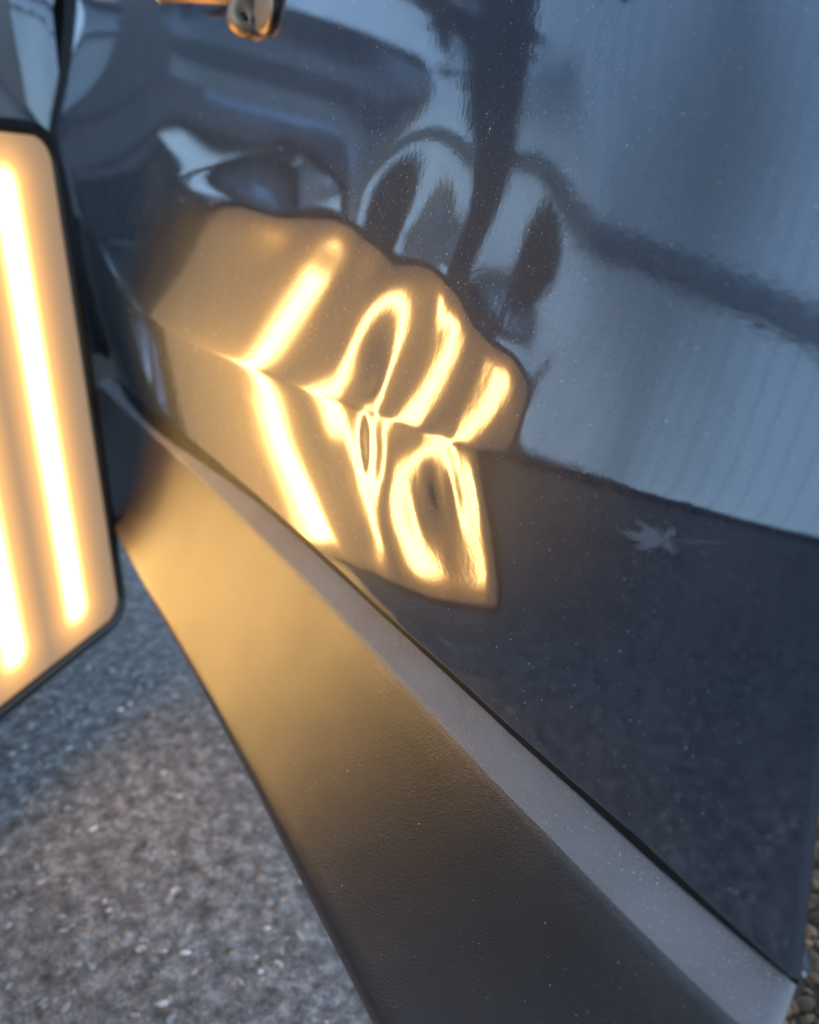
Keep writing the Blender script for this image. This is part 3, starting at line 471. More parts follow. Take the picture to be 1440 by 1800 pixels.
    [-531, -461, -386, -307, -223, -135, -41, 58, 163, 275, 392, 513, 638, 764, 887, 1005, 1114, 1209, 1287, 1339, 1354, 1334, 1307, 1303, 1328, 1375, 1427, 1469, 1502, 1542, 1592, 1615, 1567, 1430, 1261, 1128, 1056, 992, 901, 764, 589, 403, 226, 64, -76, -185, -241, -225, -133, 13, 170, 275, 277, 104, -269, -766, -1283, -1752, -2138, -2427, -2617, -2716, -2730, -2671, -2552, -2385, -2182, -1957, -1719, -1478, -1244, -1022, -818, -636, -478, -344, -235, -150, -86, -42, -14, 1, 4, -3],
    [-465, -406, -345, -280, -211, -139, -62, 19, 105, 195, 290, 389, 491, 594, 697, 798, 894, 983, 1063, 1122, 1145, 1132, 1104, 1091, 1102, 1130, 1160, 1176, 1176, 1175, 1170, 1130, 1040, 936, 860, 819, 808, 798, 767, 700, 596, 474, 348, 222, 107, 19, -16, 23, 140, 310, 483, 567, 478, 194, -277, -837, -1385, -1869, -2258, -2541, -2718, -2797, -2790, -2709, -2570, -2386, -2170, -1934, -1690, -1447, -1212, -991, -790, -612, -458, -328, -224, -142, -81, -39, -13, 1, 4, -3],
    [-399, -352, -301, -248, -193, -135, -73, -9, 59, 131, 207, 285, 366, 448, 532, 616, 699, 781, 857, 920, 951, 947, 920, 898, 893, 901, 911, 908, 893, 877, 846, 787, 712, 653, 630, 632, 636, 647, 658, 646, 605, 547, 477, 390, 292, 210, 180, 227, 351, 518, 669, 711, 558, 197, -328, -920, -1487, -1978, -2366, -2642, -2807, -2870, -2846, -2748, -2593, -2395, -2168, -1925, -1675, -1429, -1193, -974, -775, -599, -447, -320, -218, -138, -79, -38, -12, 1, 4, -3],
    [-335, -296, -256, -214, -169, -123, -75, -24, 29, 84, 143, 203, 266, 330, 397, 465, 536, 608, 678, 740, 776, 778, 753, 723, 699, 682, 665, 643, 628, 617, 589, 542, 488, 444, 421, 424, 448, 511, 584, 629, 638, 637, 611, 550, 465, 394, 372, 420, 534, 672, 771, 760, 558, 151, -402, -1009, -1585, -2078, -2462, -2729, -2883, -2933, -2895, -2784, -2617, -2409, -2174, -1924, -1671, -1423, -1187, -968, -770, -595, -445, -319, -218, -138, -80, -39, -13, 1, 4, -3],
    [-271, -240, -208, -175, -140, -104, -67, -28, 13, 55, 99, 145, 193, 243, 295, 350, 409, 470, 533, 589, 627, 633, 609, 572, 533, 494, 457, 427, 414, 406, 382, 336, 276, 210, 160, 166, 260, 421, 578, 687, 746, 767, 735, 669, 594, 546, 552, 616, 724, 830, 873, 798, 537, 80, -500, -1113, -1687, -2173, -2549, -2805, -2948, -2986, -2937, -2816, -2640, -2424, -2184, -1931, -1676, -1427, -1190, -972, -774, -600, -450, -324, -222, -142, -83, -40, -14, 0, 4, -3],
    [-209, -185, -159, -133, -106, -78, -49, -19, 12, 44, 77, 112, 149, 187, 229, 273, 322, 374, 427, 477, 512, 519, 496, 455, 405, 355, 310, 280, 266, 255, 227, 173, 99, 30, 19, 89, 246, 451, 640, 773, 840, 844, 793, 720, 657, 634, 670, 765, 891, 1000, 1012, 860, 516, -4, -612, -1228, -1793, -2267, -2629, -2872, -3002, -3029, -2970, -2841, -2659, -2439, -2196, -1942, -1686, -1437, -1201, -983, -786, -612, -462, -335, -232, -150, -88, -44, -15, 0, 4, -3],
    [-149, -129, -109, -89, -67, -46, -23, 0, 24, 48, 74, 101, 131, 162, 196, 234, 275, 319, 364, 407, 438, 443, 419, 375, 321, 265, 218, 188, 172, 161, 138, 102, 59, 40, 83, 198, 365, 548, 709, 819, 868, 850, 795, 729, 680, 671, 718, 822, 961, 1078, 1078, 876, 467, -100, -730, -1347, -1901, -2359, -2703, -2930, -3046, -3062, -2995, -2859, -2673, -2451, -2208, -1954, -1699, -1452, -1218, -1001, -805, -630, -479, -351, -245, -160, -95, -48, -17, 0, 4, -3],
    [-91, -75, -59, -43, -26, -8, 10, 28, 47, 67, 89, 112, 136, 164, 194, 228, 265, 305, 344, 380, 405, 408, 382, 335, 276, 216, 165, 133, 116, 111, 111, 116, 127, 161, 235, 349, 482, 614, 735, 827, 872, 856, 798, 732, 691, 689, 730, 820, 943, 1049, 1034, 812, 373, -217, -856, -1470, -2010, -2448, -2771, -2980, -3080, -3085, -3009, -2869, -2681, -2459, -2217, -1966, -1714, -1470, -1238, -1023, -828, -653, -500, -370, -261, -173, -104, -53, -20, -1, 4, -2],
    [-36, -23, -10, 4, 18, 32, 48, 63, 80, 98, 117, 138, 162, 188, 218, 251, 287, 324, 361, 394, 414, 414, 386, 335, 271, 203, 145, 109, 96, 106, 135, 176, 224, 279, 341, 417, 511, 633, 761, 857, 892, 862, 793, 723, 685, 689, 732, 807, 903, 981, 942, 699, 240, -360, -997, -1597, -2117, -2531, -2831, -3019, -3102, -3095, -3012, -2868, -2679, -2460, -2221, -1974, -1727, -1487, -1259, -1047, -853, -678, -525, -392, -280, -187, -115, -60, -23, -2, 5, -2],
    [14, 25, 37, 49, 61, 75, 88, 103, 119, 136, 155, 176, 200, 228, 259, 293, 330, 369, 406, 437, 456, 455, 427, 374, 303, 226, 161, 122, 117, 143, 191, 246, 299, 347, 394, 462, 570, 715, 852, 933, 934, 873, 784, 705, 663, 667, 714, 795, 883, 925, 846, 569, 84, -522, -1148, -1727, -2219, -2605, -2879, -3044, -3111, -3091, -3001, -2855, -2668, -2451, -2218, -1977, -1736, -1502, -1279, -1070, -878, -705, -550, -415, -300, -204, -127, -68, -27, -3, 5, -1],
    [61, 70, 81, 92, 104, 116, 129, 144, 160, 178, 198, 220, 246, 276, 309, 346, 386, 427, 467, 500, 521, 522, 498, 448, 375, 290, 215, 176, 177, 212, 265, 323, 377, 429, 499, 597, 725, 864, 971, 1007, 962, 868, 764, 680, 634, 628, 663, 735, 818, 843, 736, 428, -83, -690, -1299, -1850, -2310, -2665, -2910, -3053, -3102, -3071, -2975, -2828, -2643, -2432, -2206, -1972, -1739, -1512, -1295, -1091, -902, -730, -576, -439, -321, -221, -140, -77, -32, -5, 5, 0],
    [101, 111, 121, 131, 143, 155, 169, 184, 200, 219, 241, 266, 294, 326, 362, 402, 444, 488, 530, 567, 593, 602, 588, 547, 480, 393, 309, 265, 267, 304, 359, 421, 487, 562, 653, 764, 879, 974, 1019, 998, 924, 829, 735, 658, 611, 594, 607, 646, 703, 722, 608, 279, -250, -852, -1437, -1957, -2382, -2704, -2921, -3041, -3073, -3033, -2932, -2785, -2604, -2400, -2182, -1958, -1734, -1515, -1305, -1107, -922, -753, -599, -462, -342, -239, -154, -87, -38, -7, 5, 1],
    [136, 145, 155, 166, 177, 190, 204, 220, 237, 257, 281, 307, 337, 371, 409, 451, 496, 542, 587, 627, 659, 677, 676, 652, 602, 527, 441, 387, 386, 420, 470, 529, 597, 677, 765, 854, 924, 956, 939, 883, 819, 755, 695, 640, 598, 579, 580, 593, 615, 620, 489, 133, -405, -994, -1552, -2038, -2429, -2718, -2907, -3005, -3023, -2974, -2870, -2725, -2550, -2354, -2146, -1932, -1718, -1509, -1307, -1116, -937, -771, -619, -483, -362, -257, -168, -98, -45, -11, 5, 4],
    [165, 174, 184, 194, 206, 219, 233, 250, 268, 289, 313, 341, 372, 407, 446, 489, 534, 581, 627, 670, 706, 732, 743, 736, 710, 663, 597, 541, 525, 540, 568, 605, 654, 712, 770, 817, 844, 844, 812, 759, 708, 667, 632, 600, 576, 565, 565, 571, 584, 570, 389, -6, -545, -1113, -1642, -2093, -2449, -2706, -2868, -2946, -2950, -2894, -2789, -2648, -2480, -2293, -2096, -1894, -1691, -1492, -1300, -1117, -944, -783, -635, -500, -379, -273, -183, -109, -53, -15, 5, 8],
    [188, 197, 206, 217, 228, 241, 256, 273, 291, 313, 337, 365, 397, 431, 470, 512, 556, 602, 647, 690, 728, 757, 774, 777, 764, 733, 689, 648, 625, 616, 613, 618, 637, 662, 689, 712, 726, 721, 692, 648, 609, 580, 561, 548, 541, 542, 551, 561, 560, 495, 260, -156, -680, -1221, -1714, -2126, -2445, -2668, -2804, -2863, -2855, -2794, -2691, -2554, -2395, -2219, -2033, -1843, -1653, -1465, -1283, -1109, -944, -788, -644, -512, -393, -287, -196, -121, -61, -20, 5, 12],
    [205, 213, 222, 233, 244, 257, 272, 288, 307, 328, 352, 379, 409, 443, 480, 519, 561, 604, 647, 687, 723, 752, 771, 776, 767, 743, 709, 675, 643, 613, 589, 575, 572, 579, 591, 605, 613, 606, 580, 546, 519, 503, 498, 501, 510, 525, 544, 552, 521, 396, 112, -321, -826, -1328, -1775, -2141, -2418, -2607, -2717, -2758, -2741, -2677, -2576, -2446, -2296, -2132, -1959, -1781, -1603, -1428, -1256, -1092, -934, -786, -648, -520, -403, -299, -208, -131, -70, -25, 4, 17],
    [216, 224, 233, 243, 254, 266, 280, 296, 314, 334, 357, 383, 411, 442, 476, 512, 550, 589, 627, 664, 696, 722, 739, 745, 738, 718, 688, 648, 603, 560, 526, 503, 492, 489, 493, 501, 504, 494, 472, 448, 436, 440, 454, 475, 499, 525, 549, 550, 479, 288, -51, -500, -980, -1432, -1823, -2136, -2368, -2522, -2608, -2634, -2610, -2545, -2448, -2326, -2187, -2034, -1874, -1710, -1544, -1381, -1221, -1066, -918, -777, -645, -522, -409, -307, -218, -141, -78, -30, 3, 22],
    [223, 230, 239, 248, 258, 270, 283, 298, 314, 333, 354, 377, 403, 431, 461, 493, 527, 560, 593, 625, 652, 674, 688, 693, 686, 668, 637, 594, 544, 495, 456, 428, 412, 403, 401, 400, 394, 378, 362, 358, 370, 397, 433, 470, 503, 527, 533, 500, 386, 145, -231, -677, -1117, -1512, -1843, -2103, -2292, -2416, -2480, -2494, -2466, -2402, -2311, -2198, -2069, -1929, -1782, -1631, -1478, -1326, -1177, -1033, -894, -761, -636, -518, -410, -312, -225, -149, -85, -35, 2, 26],
    [225, 232, 240, 249, 258, 269, 281, 294, 309, 326, 344, 365, 388, 412, 438, 466, 494, 522, 549, 575, 596, 613, 623, 625, 617, 599, 568, 526, 477, 429, 388, 358, 337, 324, 316, 308, 299, 289, 286, 299, 330, 375, 429, 481, 518, 531, 507, 430, 267, -12, -402, -819, -1208, -1545, -1822, -2036, -2190, -2288, -2337, -2343, -2312, -2252, -2168, -2064, -1947, -1819, -1685, -1546, -1406, -1266, -1128, -994, -864, -739, -621, -510, -407, -313, -229, -154, -91, -39, 1, 29],
    [225, 231, 238, 246, 254, 263, 274, 286, 299, 313, 330, 347, 367, 387, 409, 432, 455, 477, 499, 518, 534, 546, 552, 550, 540, 520, 490, 451, 407, 363, 324, 292, 268, 251, 239, 231, 226, 226, 236, 261, 304, 362, 427, 487, 528, 533, 484, 365, 156, -149, -523, -897, -1235, -1523, -1756, -1935, -2063, -2143, -2182, -2183, -2154, -2098, -2022, -1928, -1822, -1707, -1584, -1458, -1330, -1202, -1075, -950, -830, -713, -603, -498, -401, -311, -230, -157, -95, -42, 0, 32],
    [222, 227, 233, 240, 247, 255, 264, 274, 285, 298, 311, 326, 342, 359, 376, 394, 412, 429, 445, 459, 470, 476, 477, 472, 459, 439, 410, 375, 335, 295, 258, 227, 201, 181, 167, 160, 160, 169, 189, 225, 277, 340, 408, 468, 503, 497, 429, 284, 56, -242, -579, -908, -1203, -1453, -1654, -1809, -1918, -1987, -2020, -2020, -1994, -1944, -1876, -1793, -1698, -1594, -1483, -1369, -1252, -1135, -1018, -904, -792, -684, -581, -483, -391, -306, -228, -159, -97, -45, -2, 33],
    [216, 221, 226, 232, 238, 244, 252, 260, 270, 280, 291, 302, 315, 328, 341, 355, 368, 380, 391, 399, 405, 406, 404, 395, 381, 359, 332, 300, 264, 227, 192, 161, 135, 114, 99, 92, 94, 108, 137, 181, 238, 302, 365, 414, 436, 414, 334, 184, -34, -302, -593, -878, -1134, -1353, -1531, -1667, -1764, -1826, -1856, -1858, -1836, -1793, -1733, -1660, -1575, -1482, -1383, -1280, -1174, -1067, -961, -855, -752, -652, -556, -465, -379, -299, -225, -158, -98, -47, -3, 34],
    [209, 213, 217, 222, 227, 232, 238, 245, 252, 260, 268, 277, 287, 296, 306, 315, 323, 331, 337, 341, 342, 339, 333, 322, 305, 284, 257, 227, 194, 160, 127, 97, 72, 52, 38, 32, 36, 53, 86, 132, 187, 246, 298, 333, 340, 307, 222, 81, -112, -342, -589, -830, -1052, -1243, -1399, -1521, -1610, -1667, -1696, -1700, -1682, -1646, -1595, -1531, -1456, -1374, -1285, -1192, -1097, -999, -902, -806, -711, -619, -530, -445, -364, -289, -219, -155, -98, -48, -4, 33],
    [201, 204, 207, 211, 215, 219, 223, 228, 234, 239, 245, 252, 258, 264, 270, 276, 280, 284, 285, 285, 282, 276, 266, 252, 235, 213, 187, 158, 127, 96, 65, 37, 13, -5, -17, -21, -15, 4, 35, 77, 125, 174, 214, 236, 232, 192, 111, -15, -180, -372, -577, -780, -968, -1133, -1271, -1380, -1460, -1513, -1542, -1548, -1536, -1506, -1462, -1407, -1342, -1269, -1190, -1107, -1020, -933, -844, -756, -669, -584, -502, -423, -348, -278, -212, -152, -97, -48, -5, 33],
    [192, 194, 197, 199, 202, 205, 208, 211, 215, 219, 222, 226, 230, 233, 236, 238, 239, 238, 236, 232, 226, 216, 204, 188, 169, 146, 121, 93, 64, 34, 6, -20, -42, -58, -68, -70, -63, -46, -19, 17, 56, 94, 123, 135, 124, 83, 9, -99, -236, -395, -564, -732, -890, -1031, -1151, -1247, -1319, -1369, -1397, -1406, -1397, -1374, -1337, -1289, -1232, -1168, -1098, -1024, -946, -867, -787, -707, -627, -549, -474, -401, -331, -265, -204, -147, -94, -47, -5, 32],
    [182, 184, 185, 187, 189, 190, 192, 194, 196, 198, 200, 201, 202, 203, 203, 202, 199, 196, 190, 183, 173, 161, 146, 129, 108, 85, 59, 32, 4, -24, -51, -75, -95, -110, -118, -120, -113, -98, -76, -47, -16, 12, 32, 38, 24, -15, -80, -170, -283, -412, -550, -688, -820, -939, -1042, -1126, -1191, -1236, -1263, -1273, -1268, -1249, -1219, -1178, -1129, -1072, -1010, -944, -875, -804, -731, -658, -586, -514, -445, -378, -313, -252, -194, -141, -91, -46, -5, 31],
    [172, 173, 174, 174, 175, 176, 176, 177, 177, 178, 177, 177, 176, 174, 171, 168, 163, 156, 148, 138, 126, 111, 94, 75, 53, 29, 3, -24, -52, -79, -105, -128, -147, -161, -169, -171, -166, -153, -135, -112, -87, -66, -52, -50, -65, -100, -154, -229, -321, -425, -537, -649, -758, -857, -945, -1017, -1074, -1115, -1141, -1152, -1149, -1134, -1109, -1074, -1031, -982, -927, -868, -806, -742, -677, -611, -545, -480, -416, -354, -294, -238, -184, -134, -87, -45, -6, 30],
    [162, 162, 162, 162, 162, 161, 161, 160, 159, 158, 156, 154, 151, 147, 142, 136, 129, 120, 110, 97, 83, 66, 47, 26, 3, -22, -48, -75, -103, -130, -155, -178, -197, -211, -220, -223, -219, -209, -193, -174, -154, -137, -127, -127, -141, -170, -215, -276, -349, -433, -523, -614, -703, -786, -859, -921, -970, -1006, -1030, -1040, -1040, -1028, -1007, -977, -940, -897, -849, -796, -741, -683, -624, -565, -505, -445, -387, -330, -276, -223, -173, -127, -83, -43, -5, 28],
    [152, 151, 150, 149, 148, 147, 146, 144, 142, 139, 136, 132, 128, 122, 115, 108, 98, 87, 75, 60, 44, 26, 5, -17, -41, -67, -94, -121, -149, -175, -201, -223, -242, -257, -266, -270, -267, -259, -246, -229, -213, -199, -191, -192, -203, -227, -263, -311, -370, -437, -509, -582, -654, -722, -783, -835, -877, -909, -929, -939, -939, -930, -912, -887, -855, -817, -775, -728, -679, -627, -574, -520, -466, -412, -359, -307, -257, -208, -162, -119, -78, -40, -5, 27],
    [141, 140, 139, 137, 136, 134, 131, 129, 125, 122, 117, 112, 106, 99, 91, 81, 70, 58, 44, 28, 10, -10, -31, -55, -80, -106, -133, -161, -188, -215, -240, -262, -281, -295, -305, -309, -307, -300, -289, -276, -262, -250, -244, -244, -253, -271, -300, -337, -384, -436, -493, -552, -610, -665, -715, -758, -794, -821, -839, -848, -848, -841, -825, -804, -776, -743, -705, -664, -620, -574, -526, -478, -429, -380, -331, -284, -238, -194, -151, -111, -73, -38, -5, 26],
    [131, 129, 128, 126, 123, 120, 117, 114, 110, 105, 100, 94, 86, 78, 69, 58, 46, 32, 16, -1, -20, -41, -63, -87, -112, -139, -166, -194, -221, -247, -271, -293, -311, -325, -335, -339, -338, -333, -324, -312, -301, -291, -285, -284, -290, -304, -326, -355, -391, -432, -477, -523, -570, -614, -654, -690, -719, -742, -757, -765, -765, -759, -746, -727, -702, -673, -640, -604, -565, -523, -481, -437, -393, -348, -304, -261, -219, -179, -140, -103, -68, -35, -4, 25],
    [121, 119, 117, 114, 111, 108, 104, 100, 95, 90, 84, 77, 68, 59, 49, 37, 24, 9, -7, -25, -45, -66, -89, -114, -139, -166, -193, -220, -246, -271, -295, -316, -333, -347, -356, -361, -360, -356, -349, -339, -329, -320, -315, -313, -317, -327, -343, -365, -392, -424, -459, -495, -532, -567, -600, -628, -652, -670, -683, -689, -689, -684, -672, -656, -634, -609, -580, -547, -513, -476, -437, -398, -358, -318, -279, -239, -201, -164, -129, -95, -62, -32, -3, 24],
    [111, 109, 106, 103, 100, 96, 92, 87, 82, 76, 69, 61, 52, 42, 31, 19, 5, -11, -28, -46, -66, -88, -111, -135, -161, -187, -213, -239, -265, -289, -311, -331, -347, -360, -369, -374, -374, -371, -365, -357, -348, -341, -335, -333, -335, -341, -352, -369, -389, -413, -440, -468, -496, -524, -549, -572, -591, -606, -616, -620, -620, -615, -605, -590, -571, -549, -523, -495, -464, -431, -397, -361, -326, -290, -254, -218, -184, -150, -118, -86, -57, -29, -2, 22],
    [102, 100, 97, 93, 90, 85, 81, 76, 70, 63, 56, 47, 38, 28, 16, 3, -11, -27, -44, -63, -83, -105, -128, -152, -177, -202, -227, -252, -277, -300, -321, -339, -355, -367, -375, -380, -381, -379, -374, -367, -359, -352, -347, -344, -344, -348, -355, -367, -381, -399, -419, -440, -462, -483, -503, -521, -535, -547, -554, -558, -557, -552, -543, -530, -513, -493, -471, -445, -418, -389, -358, -327, -295, -262, -230, -198, -167, -136, -107, -79, -51, -26, -2, 21],
    [93, 90, 87, 84, 80, 75, 70, 65, 59, 52, 44, 35, 26, 15, 3, -10, -25, -41, -58, -77, -97, -118, -140, -164, -188, -212, -236, -260, -283, -305, -324, -342, -356, -368, -376, -380, -381, -380, -375, -370, -363, -357, -351, -348, -346, -348, -352, -360, -370, -383, -397, -413, -429, -445, -460, -473, -485, -493, -498, -501, -499, -494, -486, -474, -460, -442, -422, -399, -375, -349, -322, -294, -265, -236, -208, -179, -151, -123, -97, -71, -46, -23, -1, 20],
    [85, 82, 78, 75, 70, 66, 61, 55, 48, 41, 33, 25, 15, 4, -8, -22, -36, -52, -69, -87, -107, -127, -149, -171, -194, -217, -240, -263, -284, -305, -323, -339, -352, -363, -370, -375, -376, -375, -371, -367, -361, -355, -349, -345, -343, -343, -345, -349, -356, -364, -374, -385, -397, -409, -420, -430, -438, -444, -447, -448, -446, -441, -434, -423, -410, -394, -376, -357, -335, -312, -288, -263, -238, -212, -186, -161, -135, -111, -87, -63, -41, -20, 0, 19],
    [77, 74, 70, 66, 62, 57, 52, 46, 40, 32, 24, 15, 6, -5, -17, -30, -45, -60, -77, -95, -114, -133, -154, -175, -197, -219, -240, -261, -281, -300, -317, -332, -344, -354, -361, -365, -366, -365, -363, -358, -353, -348, -342, -338, -335, -333, -333, -335, -339, -344, -350, -358, -366, -374, -382, -389, -394, -398, -400, -400, -398, -393, -386, -376, -364, -351, -335, -317, -298, -278, -257, -234, -212, -189, -166, -143, -121, -99, -77, -56, -36, -17, 1, 18],
    [70, 66, 63, 59, 54, 49, 44, 38, 32, 24, 16, 8, -2, -13, -25, -37, -51, -66, -82, -99, -117, -136, -156, -176, -196, -217, -237, -256, -275, -292, -307, -321, -332, -341, -347, -351, -353, -352, -350, -346, -341, -336, -331, -326, -322, -319, -318, -318, -320, -322, -326, -331, -336, -341, -346, -351, -354, -356, -357, -356, -353, -348, -342, -333, -322, -310, -296, -281, -264, -246, -227, -208, -188, -168, -147, -127, -107, -87, -68, -50, -32, -15, 1, 17],
    [63, 59, 56, 52, 47, 42, 37, 31, 25, 18, 10, 1, -8, -19, -30, -42, -56, -70, -85, -102, -119, -137, -155, -174, -193, -211, -230, -248, -265, -280, -294, -307, -317, -325, -331, -334, -336, -335, -333, -330, -326, -321, -316, -311, -307, -303, -301, -299, -299, -300, -301, -304, -307, -310, -312, -315, -317, -317, -317, -316, -312, -308, -301, -293, -284, -273, -261, -247, -232, -216, -200, -183, -165, -148, -130, -112, -94, -77, -60, -44, -28, -13, 2, 16],
    [56, 53, 49, 45, 41, 36, 31, 25, 19, 12, 4, -4, -13, -23, -34, -46, -59, -72, -87, -102, -118, -134, -152, -169, -186, -204, -221, -237, -252, -266, -279, -290, -299, -307, -312, -315, -317, -316, -314, -311, -307, -303, -298, -293, -289, -285, -281, -279, -277, -277, -277, -277, -278, -279, -280, -281, -282, -282, -280, -278, -275, -270, -264, -257, -249, -239, -228, -216, -203, -189, -175, -160, -145, -129, -113, -98, -82, -67, -52, -38, -24, -10, 2, 15],
    [50, 47, 44, 40, 35, 31, 26, 20, 14, 7, 0, -8, -17, -26, -37, -48, -60, -72, -86, -100, -115, -130, -146, -162, -178, -194, -209, -224, -238, -251, -262, -272, -280, -287, -291, -294, -296, -295, -294, -291, -287, -283, -278, -273, -269, -264, -261, -257, -255, -253, -252, -251, -251, -250, -250, -250, -249, -248, -247, -244, -241, -236, -231, -224, -216, -208, -198, -188, -176, -164, -152, -139, -125, -112, -98, -85, -71, -58, -45, -32, -20, -8, 3, 14],
    [45, 42, 38, 34, 30, 26, 21, 16, 10, 3, -3, -11, -19, -28, -38, -48, -59, -71, -84, -97, -111, -125, -139, -154, -168, -182, -196, -209, -222, -233, -243, -252, -260, -265, -270, -272, -273, -273, -272, -269, -265, -261, -257, -252, -247, -243, -239, -235, -232, -229, -227, -226, -224, -223, -222, -221, -219, -218, -215, -213, -209, -205, -200, -194, -187, -179, -171, -162, -152, -142, -131, -119, -108, -96, -84, -73, -61, -50, -38, -27, -17, -7, 3, 12],
    [40, 37, 34, 30, 26, 22, 17, 12, 6, 0, -6, -13, -21, -29, -38, -48, -58, -69, -80, -92, -105, -118, -131, -144, -157, -170, -182, -194, -205, -215, -224, -232, -238, -243, -247, -249, -250, -250, -249, -246, -243, -239, -235, -230, -226, -221, -217, -213, -209, -206, -203, -201, -199, -197, -195, -193, -192, -189, -187, -184, -180, -176, -172, -166, -160, -154, -146, -138, -130, -121, -111, -102, -92, -82, -72, -62, -52, -42, -32, -23, -14, -5, 3, 11],
    [35, 32, 29, 26, 22, 18, 14, 9, 4, -2, -8, -14, -21, -29, -37, -46, -56, -66, -76, -87, -98, -110, -121, -133, -145, -156, -167, -178, -187, -196, -204, -211, -217, -221, -224, -226, -227, -227, -225, -223, -220, -216, -212, -208, -203, -199, -195, -191, -187, -183, -180, -178, -175, -173, -170, -168, -166, -163, -161, -158, -154, -151, -146, -141, -136, -130, -124, -117, -110, -102, -94, -86, -77, -69, -60, -52, -43, -35, -27, -19, -11, -4, 3, 10],
    [31, 29, 25, 22, 19, 15, 11, 7, 2, -3, -9, -15, -21, -28, -36, -44, -52, -61, -71, -81, -91, -101, -111, -122, -132, -142, -152, -161, -169, -177, -184, -190, -195, -199, -202, -203, -204, -203, -202, -200, -197, -194, -190, -186, -181, -177, -173, -169, -165, -162, -158, -155, -152, -150, -147, -145, -142, -140, -137, -134, -131, -127, -123, -119, -114, -109, -104, -98, -92, -85, -78, -72, -64, -57, -50, -43, -36, -29, -22, -15, -9, -3, 3, 9],
    [28, 25, 22, 19, 16, 12, 9, 5, 0, -4, -9, -15, -21, -27, -34, -41, -49, -57, -65, -74, -83, -92, -101, -110, -119, -128, -136, -144, -152, -158, -164, -169, -174, -177, -179, -181, -181, -180, -179, -177, -174, -171, -168, -164, -160, -156, -152, -148, -144, -141, -137, -134, -131, -128, -126, -123, -120, -118, -115, -112, -109, -106, -103, -99, -95, -90, -86, -81, -76, -70, -65, -59, -53, -47, -41, -35, -29, -23, -18, -12, -7, -2, 3, 8],
    [24, 22, 19, 16, 13, 10, 7, 3, -1, -5, -9, -14, -20, -25, -31, -38, -44, -51, -59, -66, -74, -82, -90, -98, -106, -114, -121, -128, -134, -140, -145, -149, -153, -156, -158, -159, -159, -158, -157, -155, -153, -150, -147, -143, -139, -136, -132, -128, -124, -121, -118, -114, -111, -109, -106, -103, -101, -98, -96, -93, -90, -87, -84, -81, -78, -74, -70, -66, -61, -57, -52, -47, -43, -38, -33, -28, -23, -18, -14, -9, -5, -1, 3, 7],
    [21, 19, 17, 14, 11, 9, 6, 2, -1, -5, -9, -13, -18, -23, -28, -34, -40, -46, -52, -59, -66, -73, -80, -86, -93, -100, -106, -112, -117, -122, -127, -130, -133, -135, -137, -138, -138, -137, -136, -134, -132, -129, -126, -123, -120, -116, -113, -109, -106, -102, -99, -96, -93, -91, -88, -85, -83, -81, -78, -76, -73, -71, -68, -65, -62, -59, -56, -52, -49, -45, -41, -38, -34, -30, -26, -22, -18, -14, -10, -7, -3, 0, 3, 6],
    [19, 17, 14, 12, 10, 7, 4, 2, -2, -5, -8, -12, -16, -21, -25, -30, -35, -40, -46, -52, -58, -63, -69, -75, -81, -86, -92, -97, -101, -105, -109, -112, -114, -116, -117, -118, -118, -117, -116, -115, -113, -110, -107, -104, -101, -98, -95, -92, -88, -85, -82, -80, -77, -74, -72, -69, -67, -65, -63, -61, -58, -56, -54, -51, -49, -46, -44, -41, -38, -35, -32, -29, -26, -23, -20, -17, -13, -11, -8, -5, -2, 0, 3, 5],
    [16, 14, 12, 10, 8, 6, 4, 1, -2, -4, -8, -11, -14, -18, -22, -26, -31, -35, -40, -45, -50, -54, -59, -64, -69, -74, -78, -82, -86, -90, -93, -95, -97, -98, -99, -100, -100, -99, -98, -96, -94, -92, -90, -87, -84, -81, -79, -76, -73, -70, -67, -64, -62, -60, -57, -55, -53, -51, -49, -47, -45, -43, -41, -40, -37, -35, -33, -31, -29, -26, -24, -22, -19, -17, -14, -12, -10, -7, -5, -3, -1, 1, 3, 5],
    [14, 12, 11, 9, 7, 5, 3, 1, -1, -4, -7, -9, -12, -15, -19, -22, -26, -30, -34, -38, -42, -46, -50, -54, -58, -62, -66, -69, -72, -75, -77, -79, -81, -82, -83, -83, -83, -82, -81, -80, -78, -76, -74, -71, -69, -66, -64, -61, -58, -56, -53, -51, -49, -47, -45, -43, -41, -39, -37, -36, -34, -32, -31, -29, -28, -26, -24, -22, -21, -19, -17, -15, -13, -12, -10, -8, -6, -5, -3, -2, 0, 1, 3, 4],
    [12, 11, 9, 8, 6, 4, 3, 1, -1, -3, -5, -8, -10, -13, -16, -19, -22, -25, -28, -31, -35, -38, -42, -45, -48, -51, -54, -57, -59, -62, -64, -65, -66, -67, -68, -68, -67, -67, -66, -65, -63, -61, -59, -57, -55, -53, -50, -48, -46, -43, -41, -39, -37, -35, -34, -32, -30, -29, -27, -26, -24, -23, -22, -21, -19, -18, -17, -15, -14, -13, -11, -10, -9, -7, -6, -5, -4, -3, -2, -1, 0, 1, 2, 3],
    [10, 9, 8, 7, 5, 4, 2, 1, -1, -3, -4, -6, -8, -10, -13, -15, -18, -20, -23, -25, -28, -31, -34, -36, -39, -41, -44, -46, -48, -50, -51, -52, -53, -54, -54, -54, -54, -53, -52, -51, -50, -48, -46, -45, -43, -41, -39, -37, -35, -33, -31, -29, -27, -26, -24, -23, -21, -20, -19, -17, -16, -15, -14, -13, -12, -11, -10, -9, -9, -8, -7, -6, -5, -4, -3, -2, -2, -1, 0, 0, 1, 1, 2, 2],
